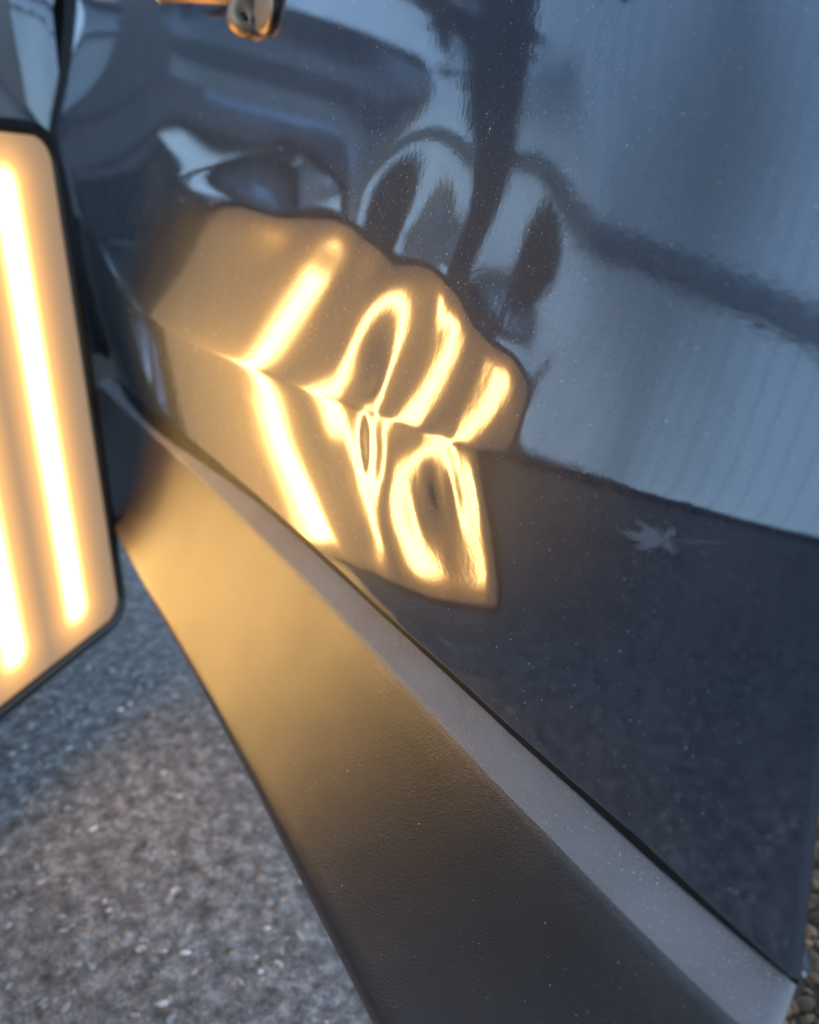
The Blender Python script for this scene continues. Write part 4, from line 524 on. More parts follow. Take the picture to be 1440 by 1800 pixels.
    [9, 8, 7, 6, 5, 3, 2, 1, 0, -2, -3, -5, -7, -8, -10, -12, -14, -16, -18, -20, -22, -24, -27, -29, -31, -33, -34, -36, -38, -39, -40, -41, -42, -42, -42, -42, -42, -41, -40, -39, -38, -37, -35, -34, -32, -30, -28, -27, -25, -23, -22, -20, -19, -17, -16, -15, -14, -12, -11, -11, -10, -9, -8, -7, -7, -6, -5, -5, -4, -3, -3, -2, -2, -1, -1, 0, 0, 0, 1, 1, 1, 2, 2, 2],
    [8, 7, 6, 5, 4, 3, 2, 1, 0, -1, -2, -4, -5, -6, -8, -9, -11, -12, -14, -15, -17, -19, -20, -22, -23, -25, -26, -28, -29, -30, -30, -31, -31, -32, -32, -31, -31, -31, -30, -29, -28, -27, -25, -24, -23, -21, -20, -18, -17, -15, -14, -13, -11, -10, -9, -8, -7, -6, -6, -5, -4, -4, -3, -3, -2, -2, -1, -1, -1, 0, 0, 0, 1, 1, 1, 1, 1, 1, 1, 1, 1, 2, 1, 1],
    [7, 6, 5, 4, 4, 3, 2, 1, 0, 0, -1, -2, -3, -4, -5, -6, -8, -9, -10, -11, -12, -14, -15, -16, -17, -18, -19, -20, -21, -22, -22, -23, -23, -23, -23, -23, -22, -22, -21, -20, -19, -18, -17, -16, -15, -14, -12, -11, -10, -9, -8, -7, -6, -5, -4, -3, -2, -2, -1, -1, 0, 0, 1, 1, 1, 2, 2, 2, 2, 2, 2, 2, 2, 2, 2, 2, 2, 2, 2, 2, 2, 1, 1, 1],
    [6, 5, 4, 4, 3, 3, 2, 1, 1, 0, -1, -1, -2, -3, -3, -4, -5, -6, -7, -8, -8, -9, -10, -11, -12, -13, -13, -14, -14, -15, -15, -15, -15, -15, -15, -15, -15, -14, -14, -13, -12, -11, -10, -9, -8, -7, -6, -5, -4, -4, -3, -2, -1, 0, 0, 1, 2, 2, 2, 3, 3, 3, 4, 4, 4, 4, 4, 4, 4, 4, 4, 4, 4, 3, 3, 3, 3, 3, 2, 2, 2, 1, 1, 1],
    [5, 4, 4, 3, 3, 2, 2, 1, 1, 1, 0, 0, -1, -1, -2, -2, -3, -3, -4, -5, -5, -6, -6, -7, -7, -8, -8, -9, -9, -9, -9, -9, -9, -9, -9, -9, -8, -8, -8, -7, -6, -6, -5, -4, -3, -2, -2, -1, 0, 1, 1, 2, 3, 3, 4, 4, 5, 5, 5, 5, 6, 6, 6, 6, 6, 6, 6, 5, 5, 5, 5, 5, 4, 4, 4, 4, 3, 3, 2, 2, 2, 1, 1, 0],
    [4, 4, 3, 3, 2, 2, 2, 2, 1, 1, 1, 0, 0, 0, -1, -1, -1, -1, -2, -2, -2, -3, -3, -3, -4, -4, -4, -4, -4, -5, -5, -5, -5, -4, -4, -4, -4, -3, -3, -2, -2, -1, 0, 0, 1, 1, 2, 3, 3, 4, 4, 5, 5, 6, 6, 6, 7, 7, 7, 7, 7, 7, 7, 7, 7, 7, 7, 6, 6, 6, 6, 5, 5, 5, 4, 4, 3, 3, 2, 2, 2, 1, 1, 0],
    [3, 3, 3, 2, 2, 2, 2, 2, 1, 1, 1, 1, 1, 1, 1, 0, 0, 0, 0, 0, 0, 0, -1, -1, -1, -1, -1, -1, -1, -1, -1, -1, -1, -1, 0, 0, 0, 1, 1, 1, 2, 2, 3, 3, 4, 4, 5, 5, 6, 6, 6, 7, 7, 7, 8, 8, 8, 8, 8, 8, 8, 8, 8, 8, 8, 7, 7, 7, 7, 6, 6, 5, 5, 5, 4, 4, 3, 3, 2, 2, 1, 1, 0, 0],
    [3, 2, 2, 2, 2, 2, 2, 2, 2, 1, 1, 1, 1, 1, 1, 1, 1, 1, 1, 1, 1, 1, 1, 1, 1, 1, 1, 2, 2, 2, 2, 2, 2, 2, 3, 3, 3, 3, 4, 4, 4, 5, 5, 6, 6, 6, 7, 7, 7, 8, 8, 8, 8, 8, 9, 9, 9, 9, 9, 9, 8, 8, 8, 8, 8, 7, 7, 7, 7, 6, 6, 5, 5, 5, 4, 4, 3, 3, 2, 2, 1, 1, 0, 0],
    [2, 2, 2, 2, 2, 2, 2, 2, 2, 2, 2, 2, 2, 2, 2, 2, 2, 2, 2, 2, 3, 3, 3, 3, 3, 3, 3, 3, 4, 4, 4, 4, 4, 4, 5, 5, 5, 5, 6, 6, 6, 7, 7, 7, 7, 8, 8, 8, 8, 8, 9, 9, 9, 9, 9, 9, 9, 9, 9, 9, 8, 8, 8, 8, 8, 7, 7, 7, 6, 6, 6, 5, 5, 4, 4, 3, 3, 3, 2, 2, 1, 1, 0, 0],
    [2, 2, 1, 1, 1, 1, 1, 1, 2, 2, 2, 2, 2, 2, 2, 2, 3, 3, 3, 3, 3, 4, 4, 4, 4, 4, 4, 5, 5, 5, 5, 5, 6, 6, 6, 6, 6, 7, 7, 7, 7, 8, 8, 8, 8, 8, 8, 9, 9, 9, 9, 9, 9, 9, 9, 9, 9, 9, 8, 8, 8, 8, 8, 7, 7, 7, 7, 6, 6, 6, 5, 5, 4, 4, 4, 3, 3, 2, 2, 1, 1, 0, 0, 0],
    [1, 1, 1, 1, 1, 1, 1, 1, 1, 2, 2, 2, 2, 2, 2, 3, 3, 3, 3, 4, 4, 4, 4, 5, 5, 5, 5, 5, 6, 6, 6, 6, 6, 7, 7, 7, 7, 7, 8, 8, 8, 8, 8, 8, 8, 8, 9, 9, 9, 9, 9, 9, 9, 9, 8, 8, 8, 8, 8, 8, 8, 7, 7, 7, 7, 6, 6, 6, 5, 5, 5, 4, 4, 4, 3, 3, 2, 2, 2, 1, 1, 0, 0, -1],
    [1, 1, 1, 1, 1, 1, 1, 1, 1, 2, 2, 2, 2, 2, 3, 3, 3, 3, 4, 4, 4, 4, 5, 5, 5, 5, 6, 6, 6, 6, 6, 7, 7, 7, 7, 7, 7, 8, 8, 8, 8, 8, 8, 8, 8, 8, 8, 8, 8, 8, 8, 8, 8, 8, 8, 8, 8, 7, 7, 7, 7, 7, 6, 6, 6, 6, 5, 5, 5, 5, 4, 4, 4, 3, 3, 2, 2, 2, 1, 1, 1, 0, 0, -1],
    [1, 1, 1, 1, 1, 1, 1, 1, 1, 1, 2, 2, 2, 2, 2, 3, 3, 3, 4, 4, 4, 4, 5, 5, 5, 5, 6, 6, 6, 6, 6, 7, 7, 7, 7, 7, 7, 7, 8, 8, 8, 8, 8, 8, 8, 8, 8, 8, 8, 8, 8, 7, 7, 7, 7, 7, 7, 7, 7, 6, 6, 6, 6, 5, 5, 5, 5, 4, 4, 4, 4, 3, 3, 3, 2, 2, 2, 1, 1, 1, 0, 0, 0, -1],
    [0, 0, 0, 1, 1, 1, 1, 1, 1, 1, 1, 2, 2, 2, 2, 3, 3, 3, 3, 4, 4, 4, 4, 5, 5, 5, 5, 6, 6, 6, 6, 6, 7, 7, 7, 7, 7, 7, 7, 7, 7, 7, 7, 7, 7, 7, 7, 7, 7, 7, 7, 7, 7, 6, 6, 6, 6, 6, 6, 5, 5, 5, 5, 5, 4, 4, 4, 4, 4, 3, 3, 3, 2, 2, 2, 2, 1, 1, 1, 1, 0, 0, 0, -1],
    [0, 0, 0, 0, 0, 1, 1, 1, 1, 1, 1, 2, 2, 2, 2, 2, 3, 3, 3, 3, 4, 4, 4, 4, 5, 5, 5, 5, 5, 6, 6, 6, 6, 6, 6, 6, 6, 6, 7, 7, 7, 7, 7, 6, 6, 6, 6, 6, 6, 6, 6, 6, 6, 6, 5, 5, 5, 5, 5, 5, 4, 4, 4, 4, 4, 3, 3, 3, 3, 3, 2, 2, 2, 2, 2, 1, 1, 1, 1, 0, 0, 0, 0, 0],
    [0, 0, 0, 0, 0, 0, 1, 1, 1, 1, 1, 1, 2, 2, 2, 2, 2, 3, 3, 3, 3, 4, 4, 4, 4, 4, 5, 5, 5, 5, 5, 5, 5, 6, 6, 6, 6, 6, 6, 6, 6, 6, 6, 6, 6, 6, 5, 5, 5, 5, 5, 5, 5, 5, 5, 4, 4, 4, 4, 4, 4, 3, 3, 3, 3, 3, 3, 2, 2, 2, 2, 2, 2, 1, 1, 1, 1, 1, 0, 0, 0, 0, 0, 0],
    [0, 0, 0, 0, 0, 0, 0, 1, 1, 1, 1, 1, 1, 1, 2, 2, 2, 2, 2, 3, 3, 3, 3, 3, 4, 4, 4, 4, 4, 4, 5, 5, 5, 5, 5, 5, 5, 5, 5, 5, 5, 5, 5, 5, 5, 5, 5, 5, 4, 4, 4, 4, 4, 4, 4, 4, 3, 3, 3, 3, 3, 3, 3, 2, 2, 2, 2, 2, 2, 2, 1, 1, 1, 1, 1, 1, 1, 0, 0, 0, 0, 0, 0, 0],
    [0, 0, 0, 0, 0, 0, 0, 0, 1, 1, 1, 1, 1, 1, 1, 2, 2, 2, 2, 2, 2, 3, 3, 3, 3, 3, 3, 4, 4, 4, 4, 4, 4, 4, 4, 4, 4, 4, 4, 4, 4, 4, 4, 4, 4, 4, 4, 4, 4, 3, 3, 3, 3, 3, 3, 3, 3, 3, 2, 2, 2, 2, 2, 2, 2, 2, 2, 1, 1, 1, 1, 1, 1, 1, 1, 1, 0, 0, 0, 0, 0, 0, 0, 0],
    [0, 0, 0, 0, 0, 0, 0, 0, 0, 0, 1, 1, 1, 1, 1, 1, 1, 2, 2, 2, 2, 2, 2, 2, 3, 3, 3, 3, 3, 3, 3, 3, 3, 3, 3, 3, 3, 3, 3, 3, 3, 3, 3, 3, 3, 3, 3, 3, 3, 3, 3, 3, 2, 2, 2, 2, 2, 2, 2, 2, 2, 2, 1, 1, 1, 1, 1, 1, 1, 1, 1, 1, 1, 0, 0, 0, 0, 0, 0, 0, 0, 0, 0, 0],
    [0, 0, 0, 0, 0, 0, 0, 0, 0, 0, 0, 1, 1, 1, 1, 1, 1, 1, 1, 2, 2, 2, 2, 2, 2, 2, 2, 2, 3, 3, 3, 3, 3, 3, 3, 3, 3, 3, 3, 3, 3, 3, 3, 3, 2, 2, 2, 2, 2, 2, 2, 2, 2, 2, 2, 2, 1, 1, 1, 1, 1, 1, 1, 1, 1, 1, 1, 1, 1, 1, 0, 0, 0, 0, 0, 0, 0, 0, 0, 0, 0, 0, 0, 0],
    [0, 0, 0, 0, 0, 0, 0, 0, 0, 0, 0, 0, 1, 1, 1, 1, 1, 1, 1, 1, 1, 1, 1, 2, 2, 2, 2, 2, 2, 2, 2, 2, 2, 2, 2, 2, 2, 2, 2, 2, 2, 2, 2, 2, 2, 2, 2, 2, 2, 2, 1, 1, 1, 1, 1, 1, 1, 1, 1, 1, 1, 1, 1, 1, 0, 0, 0, 0, 0, 0, 0, 0, 0, 0, 0, 0, 0, 0, 0, 0, 0, 0, 0, 0],
    [0, 0, 0, 0, 0, 0, 0, 0, 0, 0, 0, 0, 0, 0, 1, 1, 1, 1, 1, 1, 1, 1, 1, 1, 1, 1, 1, 1, 1, 2, 2, 2, 2, 2, 2, 2, 2, 2, 2, 2, 2, 1, 1, 1, 1, 1, 1, 1, 1, 1, 1, 1, 1, 1, 1, 1, 1, 1, 0, 0, 0, 0, 0, 0, 0, 0, 0, 0, 0, 0, 0, 0, 0, 0, 0, 0, 0, 0, 0, 0, 0, 0, 0, 0],
    [0, 0, 0, 0, 0, 0, 0, 0, 0, 0, 0, 0, 0, 0, 0, 0, 0, 1, 1, 1, 1, 1, 1, 1, 1, 1, 1, 1, 1, 1, 1, 1, 1, 1, 1, 1, 1, 1, 1, 1, 1, 1, 1, 1, 1, 1, 1, 1, 1, 1, 1, 1, 0, 0, 0, 0, 0, 0, 0, 0, 0, 0, 0, 0, 0, 0, 0, 0, 0, 0, 0, 0, 0, 0, 0, 0, 0, 0, 0, 0, 0, 0, 0, 0],
    [0, 0, 0, 0, 0, 0, 0, 0, 0, 0, 0, 0, 0, 0, 0, 0, 0, 0, 0, 0, 0, 1, 1, 1, 1, 1, 1, 1, 1, 1, 1, 1, 1, 1, 1, 1, 1, 1, 1, 1, 1, 1, 1, 1, 1, 1, 0, 0, 0, 0, 0, 0, 0, 0, 0, 0, 0, 0, 0, 0, 0, 0, 0, 0, 0, 0, 0, 0, 0, 0, 0, 0, 0, 0, 0, 0, 0, 0, 0, 0, 0, 0, 0, 0],
    [0, 0, 0, 0, 0, 0, 0, 0, 0, 0, 0, 0, 0, 0, 0, 0, 0, 0, 0, 0, 0, 0, 0, 0, 0, 0, 0, 0, 0, 0, 0, 0, 0, 0, 0, 0, 0, 0, 0, 0, 0, 0, 0, 0, 0, 0, 0, 0, 0, 0, 0, 0, 0, 0, 0, 0, 0, 0, 0, 0, 0, 0, 0, 0, 0, 0, 0, 0, 0, 0, 0, 0, 0, 0, 0, 0, 0, 0, 0, 0, 0, 0, 0, 0],
    [0, 0, 0, 0, 0, 0, 0, 0, 0, 0, 0, 0, 0, 0, 0, 0, 0, 0, 0, 0, 0, 0, 0, 0, 0, 0, 0, 0, 0, 0, 0, 0, 0, 0, 0, 0, 0, 0, 0, 0, 0, 0, 0, 0, 0, 0, 0, 0, 0, 0, 0, 0, 0, 0, 0, 0, 0, 0, 0, 0, 0, 0, 0, 0, 0, 0, 0, 0, 0, 0, 0, 0, 0, 0, 0, 0, 0, 0, 0, 0, 0, 0, 0, 0],
    [0, 0, 0, 0, 0, 0, 0, 0, 0, 0, 0, 0, 0, 0, 0, 0, 0, 0, 0, 0, 0, 0, 0, 0, 0, 0, 0, 0, 0, 0, 0, 0, 0, 0, 0, 0, 0, 0, 0, 0, 0, 0, 0, 0, 0, 0, 0, 0, 0, 0, 0, 0, 0, 0, 0, 0, 0, 0, 0, 0, 0, 0, 0, 0, 0, 0, 0, 0, 0, 0, 0, 0, 0, 0, 0, 0, 0, 0, 0, 0, 0, 0, 0, 0],
    [0, 0, 0, 0, 0, 0, 0, 0, 0, 0, 0, 0, 0, 0, 0, 0, 0, 0, 0, 0, 0, 0, 0, 0, 0, 0, 0, 0, 0, 0, 0, 0, 0, 0, 0, 0, 0, 0, 0, 0, 0, 0, 0, 0, 0, 0, 0, 0, 0, 0, 0, 0, 0, 0, 0, 0, 0, 0, 0, 0, 0, 0, 0, 0, 0, 0, 0, 0, 0, 0, 0, 0, 0, 0, 0, 0, 0, 0, 0, 0, 0, 0, 0, 0],
    [0, 0, 0, 0, 0, 0, 0, 0, 0, 0, 0, 0, 0, 0, 0, 0, 0, 0, 0, 0, 0, 0, 0, 0, 0, 0, 0, 0, 0, 0, 0, 0, 0, 0, 0, 0, 0, 0, 0, 0, 0, 0, 0, 0, 0, 0, 0, 0, 0, 0, 0, 0, 0, 0, 0, 0, 0, 0, 0, 0, 0, 0, 0, 0, 0, 0, 0, 0, 0, 0, 0, 0, 0, 0, 0, 0, 0, 0, 0, 0, 0, 0, 0, 0],
    [0, 0, 0, 0, 0, 0, 0, 0, 0, 0, 0, 0, 0, 0, 0, 0, 0, 0, 0, 0, 0, 0, 0, 0, 0, 0, 0, 0, 0, 0, 0, 0, 0, 0, 0, 0, 0, 0, 0, 0, 0, 0, 0, 0, 0, 0, 0, 0, 0, 0, 0, 0, 0, 0, 0, 0, 0, 0, 0, 0, 0, 0, 0, 0, 0, 0, 0, 0, 0, 0, 0, 0, 0, 0, 0, 0, 0, 0, 0, 0, 0, 0, 0, 0]]
GRID = np.array(DENT, float).ravel() * 5e-7


def sp(x, e):
    return 0.5 * (x + np.sqrt(x * x + e * e))


def crease_z(X):
    return -0.0715 + 0.5 * sp(-0.62 - X, 0.12) ** 2 + 0.06 * sp(X + 0.3, 0.1)


def bspl(t):
    i = np.floor(t).astype(int)
    f = t - i
    return i, np.stack([(1 - f) ** 3 / 6, (3 * f ** 3 - 6 * f * f + 4) / 6, (-3 * f ** 3 + 3 * f * f + 3 * f + 1) / 6, f ** 3 / 6], -1)


def bulge(X, Z):
    """how far the skin stands out of the plane y = D"""
    S = Z - crease_z(X)
    x = X + 0.4
    e = 0.0012
    Sp = 0.5 * (S + np.sqrt(S * S + e * e))
    Sm = 0.5 * (S - np.sqrt(S * S + e * e))
    xx = np.clip(x, -0.45, 0.3)
    h0 = C0[0] * xx + C0[1] * xx ** 2 + C0[6] * xx ** 3 + C0[7] * xx ** 4 + np.sign(x - xx) * 0.15 * (1 - np.exp(-abs(x - xx) / 0.15)) * (C0[0] + 2 * C0[1] * xx + 3 * C0[6] * xx ** 2 + 4 * C0[7] * xx ** 3)
    U = -(C0[2] + C0[3] * xx) * LU * (1 - np.exp(-np.clip(Sp, -1, 9) / LU)) - BU * Sp
    L = Sm * C0[4] + Sm ** 2 * C0[5]
    h = h0 + U + L
    xi = -1 / np.minimum(X, -0.05)
    tx, tz = (xi - GX0) / GDX, (Z - GZ0) / GDZ
    ok = (tx >= 1) & (tx < GNX - 3) & (tz >= 1) & (tz < GNZ - 3)
    i, bx = bspl(np.clip(tx, 1, GNX - 3.001))
    j, bz = bspl(np.clip(tz, 1, GNZ - 3.001))
    g = np.zeros_like(X)
    for a in range(4):
        for b in range(4):
            g += GRID[(i - 1 + a) * GNZ + (j - 1 + b)] * bx[..., a] * bz[..., b]
    t = np.clip((xi - KX0) / KD, 1, NK - 3.001)
    ki, kb = bspl(t)
    kv = sum(KN[ki - 1 + a] * kb[..., a] for a in range(4))
    return h + g * ok + kv * Sp * np.exp(-Sp / KL)


X_HINGE, X_EDGE = -1.285, -0.099
Z_TOP = 0.44


def door_bottom_z(X):
    return np.interp(X, [-1.5, -0.955, -0.8, -0.6, -0.42, -0.26, -0.154, -0.099], [-0.155, -0.1530, -0.1530, -0.1632, -0.1668, -0.169, -0.1712, -0.1785])


car = empty('car', (-1.30, 0.14, 0.0), 'dark blue car with a dented open door and black lower cladding', 'car')
HEM_R = 0.0020


def build_door():
    xi = np.concatenate([np.arange(0.7782, 1.25, 0.02), np.arange(1.25, 5.3, 0.0085), np.arange(5.3, 1 / 0.1019, 0.03), [1 / 0.1018]])
    Xc = -1 / xi
    zb = door_bottom_z(Xc)
    tz = np.concatenate([np.linspace(0, 1, 330), ])
    rows = []
    zs_up = np.concatenate([np.arange(0.05, 0.14, 0.0025), np.linspace(0.14, Z_TOP, 32)])
    nlow = 330
    Xg = np.tile(Xc, (nlow + len(zs_up), 1))
    Zg = np.concatenate([zb[None, :] + 0.003 + np.linspace(0, 1, nlow, endpoint=False)[:, None] * (0.05 - zb[None, :] - 0.003), np.tile(zs_up[:, None], (1, len(Xc)))], 0)
    Yg = D - bulge(Xg, Zg)
    # rolled bottom hem: quarter-plus circle turning inwards
    hem = []
    y0, z0 = Yg[0], Zg[0]
    for a in np.linspace(0, math.pi, 9)[1:]:
        hem.append((np.minimum(Xc, X_EDGE - 0.004 * max(0, a / math.pi - 0.4)), y0 + HEM_R * (1 - np.cos(a)), z0 - HEM_R * np.sin(a)))
    hem.append((np.minimum(Xc, X_EDGE - 0.012), y0 + 2 * HEM_R, z0 + 0.012))
    hem = hem[::-1]
    Xg = np.concatenate([np.stack([h[0] for h in hem]), Xg])
    Yg = np.concatenate([np.stack([h[1] for h in hem]), Yg])
    Zg = np.concatenate([np.stack([h[2] for h in hem]), Zg])
    # rolled free edge on the near side
    cols = []
    for a in np.linspace(0, math.pi, 11)[1:]:
        cols.append((Xg[:, -1] + HEM_R * math.sin(a), Yg[:, -1] + HEM_R * (1 - math.cos(a)), Zg[:, -1]))
    cols.append((Xg[:, -1] - 0.02, Yg[:, -1] + 2 * HEM_R, Zg[:, -1]))
    Xg = np.concatenate([Xg, np.stack([c[0] for c in cols], 1)], 1)
    Yg = np.concatenate([Yg, np.stack([c[1] for c in cols], 1)], 1)
    Zg = np.concatenate([Zg, np.stack([c[2] for c in cols], 1)], 1)
    nr, nc = Xg.shape
    v = np.stack([Xg, Yg, Zg], -1).reshape(-1, 3)
    return mesh_obj('door', v, grid_faces(nr, nc), PAINT, car)


door = build_door()
door['label'] = 'dented dark blue door panel with a sharp body crease'

# inner shell of the open door
def yline(X, Z):
    return D - bulge(np.asarray(X, float), np.asarray(Z, float))


ix = np.linspace(X_HINGE + 0.01, X_EDGE - 0.09, 30)
iz = np.array([-0.135, -0.1, 0.0, 0.1, 0.2, 0.3, Z_TOP])
IX, IZ = np.meshgrid(ix, iz)
IY = yline(IX, IZ) + 0.035
mesh_obj('inner_panel', np.stack([IX, IY, IZ], -1).reshape(-1, 3), grid_faces(len(iz), len(ix)), BLACK, door)

# ------------------------------------------------------------------ cladding along the door's foot
def clad_y(X):
    X = np.asarray(X, float)
    skin = D - bulge(np.maximum(X, -0.55), np.full_like(X, -0.17))
    return np.where(X > -0.55, skin, skin + 0.0105 * (X + 0.55))


def clad_z(X):
    return np.interp(X, [-1.1, -0.83, -0.56, -0.33, -0.186, -0.12, -0.095], [-0.001, 0.0, 0.001, -0.0005, -0.003, -0.0073, -0.0085])


FACE = [(-0.0062, -0.1872), (-0.0070, -0.1884), (-0.0082, -0.1908), (-0.0130, -0.2050), (-0.0177, -0.2180), (-0.0230, -0.2310), (-0.0287, -0.2435), (-0.0350, -0.2560), (-0.0410, -0.2668), (-0.0472, -0.2770),
        (-0.0512, -0.2825), (-0.0524, -0.2855), (-0.0526, -0.2885), (-0.0515, -0.2960), (-0.0485, -0.3060), (-0.0440, -0.3140), (-0.0370, -0.3185), (0.03, -0.3205)]
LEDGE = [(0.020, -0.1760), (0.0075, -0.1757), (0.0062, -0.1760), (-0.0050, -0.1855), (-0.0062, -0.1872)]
cx = np.concatenate([np.linspace(X_HINGE, -0.8, 60), np.linspace(-0.8, X_EDGE - 0.005, 260)[1:]])
cyv, czv = clad_y(cx), clad_z(cx)


def sweep(name, prof, mat, sm=True):
    rv = np.stack([np.stack([cx - max(0, p[0]) * 0.75 * np.clip((cx - cx[-1] + 0.06) / 0.06, 0, 1), cyv + p[0], p[1] + czv], -1) for p in prof])
    ends = []
    for a in np.linspace(0, math.pi / 2, 7)[1:]:           # rounded end on the free side
        e = rv[:, -1].copy()
        e[:, 0] = e[:, 0] + 0.004 * math.sin(a)
        e[:, 1] = e[:, 1] + 0.004 * (1 - math.cos(a))
        ends.append(e)
    ends.append(ends[-1] + np.array([-0.012, 0.006, 0.0]))
    rv = np.concatenate([rv, np.stack(ends, 1)], 1)
    return mesh_obj(name, rv.reshape(-1, 3), grid_faces(len(prof), rv.shape[1])[:, ::-1], mat, door, smooth=sm)


cladding = sweep('lower_cladding', FACE, CLAD)
cladding['label'] = 'flared black textured plastic cladding under the ledge'
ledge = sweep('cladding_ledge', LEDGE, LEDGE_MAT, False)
ledge['label'] = 'sloping ledge on top of the cladding, dust and sky sheen in its grey'
# dark seal in the gap between skin and ledge
sx = np.linspace(X_HINGE, X_EDGE - 0.004, 200)
sb = D - bulge(sx, door_bottom_z(sx) + 0.003)
sy = np.minimum(sb + 0.007, clad_y(sx) + 0.02)
mesh_obj('seal_strip', np.concatenate([np.stack([sx, sy, door_bottom_z(sx) + 0.006], -1), np.stack([sx, sy, clad_z(sx) - 0.1765], -1)]), grid_faces(2, 200), SEAL, door)

# ------------------------------------------------------------------ dust and dried drops on the paint
def normals_at(X, Z):
    e = 3e-4
    hx = (bulge(X + e, Z) - bulge(X - e, Z)) / (2 * e)
    hz = (bulge(X, Z + e) - bulge(X, Z - e)) / (2 * e)
    n = np.stack([-hx, -np.ones_like(hx), -hz], -1)
    return n / np.linalg.norm(n, axis=-1, keepdims=True)


def flecks(name, X, Z, rad, mat, lift, parent, asp=1.0, sides=5, dome=0.35):
    Y = D - bulge(X, Z)
    n = normals_at(X, Z)
    a = np.cross(n, np.array([0, 0, 1.0]))
    a /= np.linalg.norm(a, axis=1, keepdims=True)
    b = np.cross(a, n)
    V, F = [], []
    c = np.stack([X, Y, Z], -1)
    th0 = rng.uniform(0, 6.28, len(X))
    k = 0
    for i in range(len(X)):
        ring = []
        for s in range(sides):
            th = th0[i] + 2 * math.pi * s / sides
            rr = rad[i] * rng.uniform(0.6, 1.2)
            ring.append(c[i] + a[i] * rr * math.cos(th) + b[i] * rr * math.sin(th) * asp + n[i] * lift * 0.2)
        V.extend(ring)
        V.append(c[i] + n[i] * (lift + rad[i] * dome))
        F.extend([(k + s, k + (s + 1) % sides, k + sides) for s in range(sides)])
        k += sides + 1
    o = mesh_obj(name, np.array(V), F, mat, parent, smooth=False)
    o['kind'] = 'stuff'
    return o


def scatter_xi(n, lo, hi):
    return -1 / rng.uniform(lo, hi, n)


# general dust, denser above the crease round the dent
X1 = scatter_xi(2600, 1.0, 8.5)
Z1 = rng.uniform(-0.165, 0.13, 2600)
X2 = scatter_xi(2600, 2.2, 4.6)
Z2 = rng.normal(0.01, 0.035, 2600)
X4 = scatter_xi(1300, 1.3, 3.0)
Z4 = rng.uniform(-0.14, 0.08, 1300)
XX, ZZ = np.concatenate([X1, X2, X4]), np.concatenate([Z1, Z2, Z4])
keep = (ZZ > door_bottom_z(XX) + 0.006) & (ZZ < 0.4)
XX, ZZ = XX[keep], ZZ[keep]
dist = np.sqrt(XX ** 2 + 0.15 ** 2 + ZZ ** 2)
rad = dist * 0.00062 * np.exp(rng.normal(-0.35, 0.45, len(XX)))
flecks('dust_specks', XX, ZZ, rad, DUST, 0.00002, door)
X3 = scatter_xi(34, 2.4, 8.0)
Z3 = rng.uniform(-0.16, -0.08, 34)
flecks('water_spots', X3, Z3, np.exp(rng.normal(-7.95, 0.25, 34)), DROP, 0.0, door, 1.7, 8, 0.3)

# grit on the cladding ledge and face
def grit(name, n, seg, rad_s):
    V, F = [], []
    k = 0
    for i in range(n):
        X = -1 / rng.uniform(1.2, 9.5)
        cy, cz = float(clad_y(np.array([X]))[0]), float(clad_z(X))
        if rng.random() < seg:
            t = rng.random() ** 1.5
            p = Vector((X, cy + 0.0055 - 0.0105 * t, cz - 0.1765 - 0.009 * t))
            n_ = Vector((0, -0.65, 0.76))
        else:
            t = rng.random()
            p = Vector((X, cy - 0.0084 - 0.0406 * t, cz - 0.1908 - 0.0862 * t))
            n_ = Vector((0, -0.904, 0.427))
        a = n_.orthogonal().normalized()
        b = n_.cross(a)
        r = math.hypot(X, 0.25) * rad_s * math.exp(rng.normal(-0.4, 0.5))
        th = rng.uniform(0, 6)
        V += [p + (a * math.cos(th + q * 2.1) + b * math.sin(th + q * 2.1)) * r * rng.uniform(0.6, 1.3) for q in range(3)]
        V.append(p + n_ * r * 0.6)
        F += [(k, k + 1, k + 3), (k + 1, k + 2, k + 3), (k + 2, k, k + 3)]
        k += 4
    o = mesh_obj(name, np.array([list(v) for v in V]), F, DUST, door, smooth=False)
    o['kind'] = 'stuff'


grit('ledge_grit', 2600, 0.75, 0.0006)

# ------------------------------------------------------------------ front wing, wheel and lamp of the same car (beyond the hinge)
PHI = math.radians(40)
H0 = Vector((-1.312, 0.150, 0))
fd = Vector((-math.cos(PHI), -math.sin(PHI), 0))
fn = Vector((math.sin(PHI), -math.cos(PHI), 0))
ARC_K, ARC_Z, ARC_R = 0.43, -0.11, 0.42
KF = 1.04


def hood_z(k):
    return 0.38 + 0.34 * k


def wing_pt(k, z, out=0.0):
    """k along the wing from the hinge, gently bowed, rounded to the nose"""
    bow = 0.03 * math.sin(math.pi * min(max(k, 0), 1)) + 0.012 * math.sin(max(0, min(1, (z + 0.3) / 0.8)) * math.pi)
    nose = 0.35 * max(0, k - 0.92) ** 1.5 * 3
    topr = 0.25 * max(0, z - (hood_z(k) - 0.08)) ** 1.4 * 8
    return H0 + fd * k + fn * (bow - nose - topr + out) + Vector((0, 0, z))


def build_wing():
    ks = np.linspace(0.006, KF, 90)
    V, nrow = [], 40
    for k in ks:
        zl = -0.17
        dk = abs(k - ARC_K)
        if dk < ARC_R:
            zl = max(zl, ARC_Z + math.sqrt(ARC_R ** 2 - dk ** 2))
        for j in range(nrow):
            V.append(wing_pt(k, zl + (hood_z(k) - zl) * j / (nrow - 1)))
        V.append(wing_pt(k, hood_z(k)) - fn * 0.5 + Vector((0, 0, 0.03)))
    return mesh_obj('front_wing', [list(v) for v in V], grid_faces(len(ks), nrow + 1), PAINT, car)


wing = build_wing()
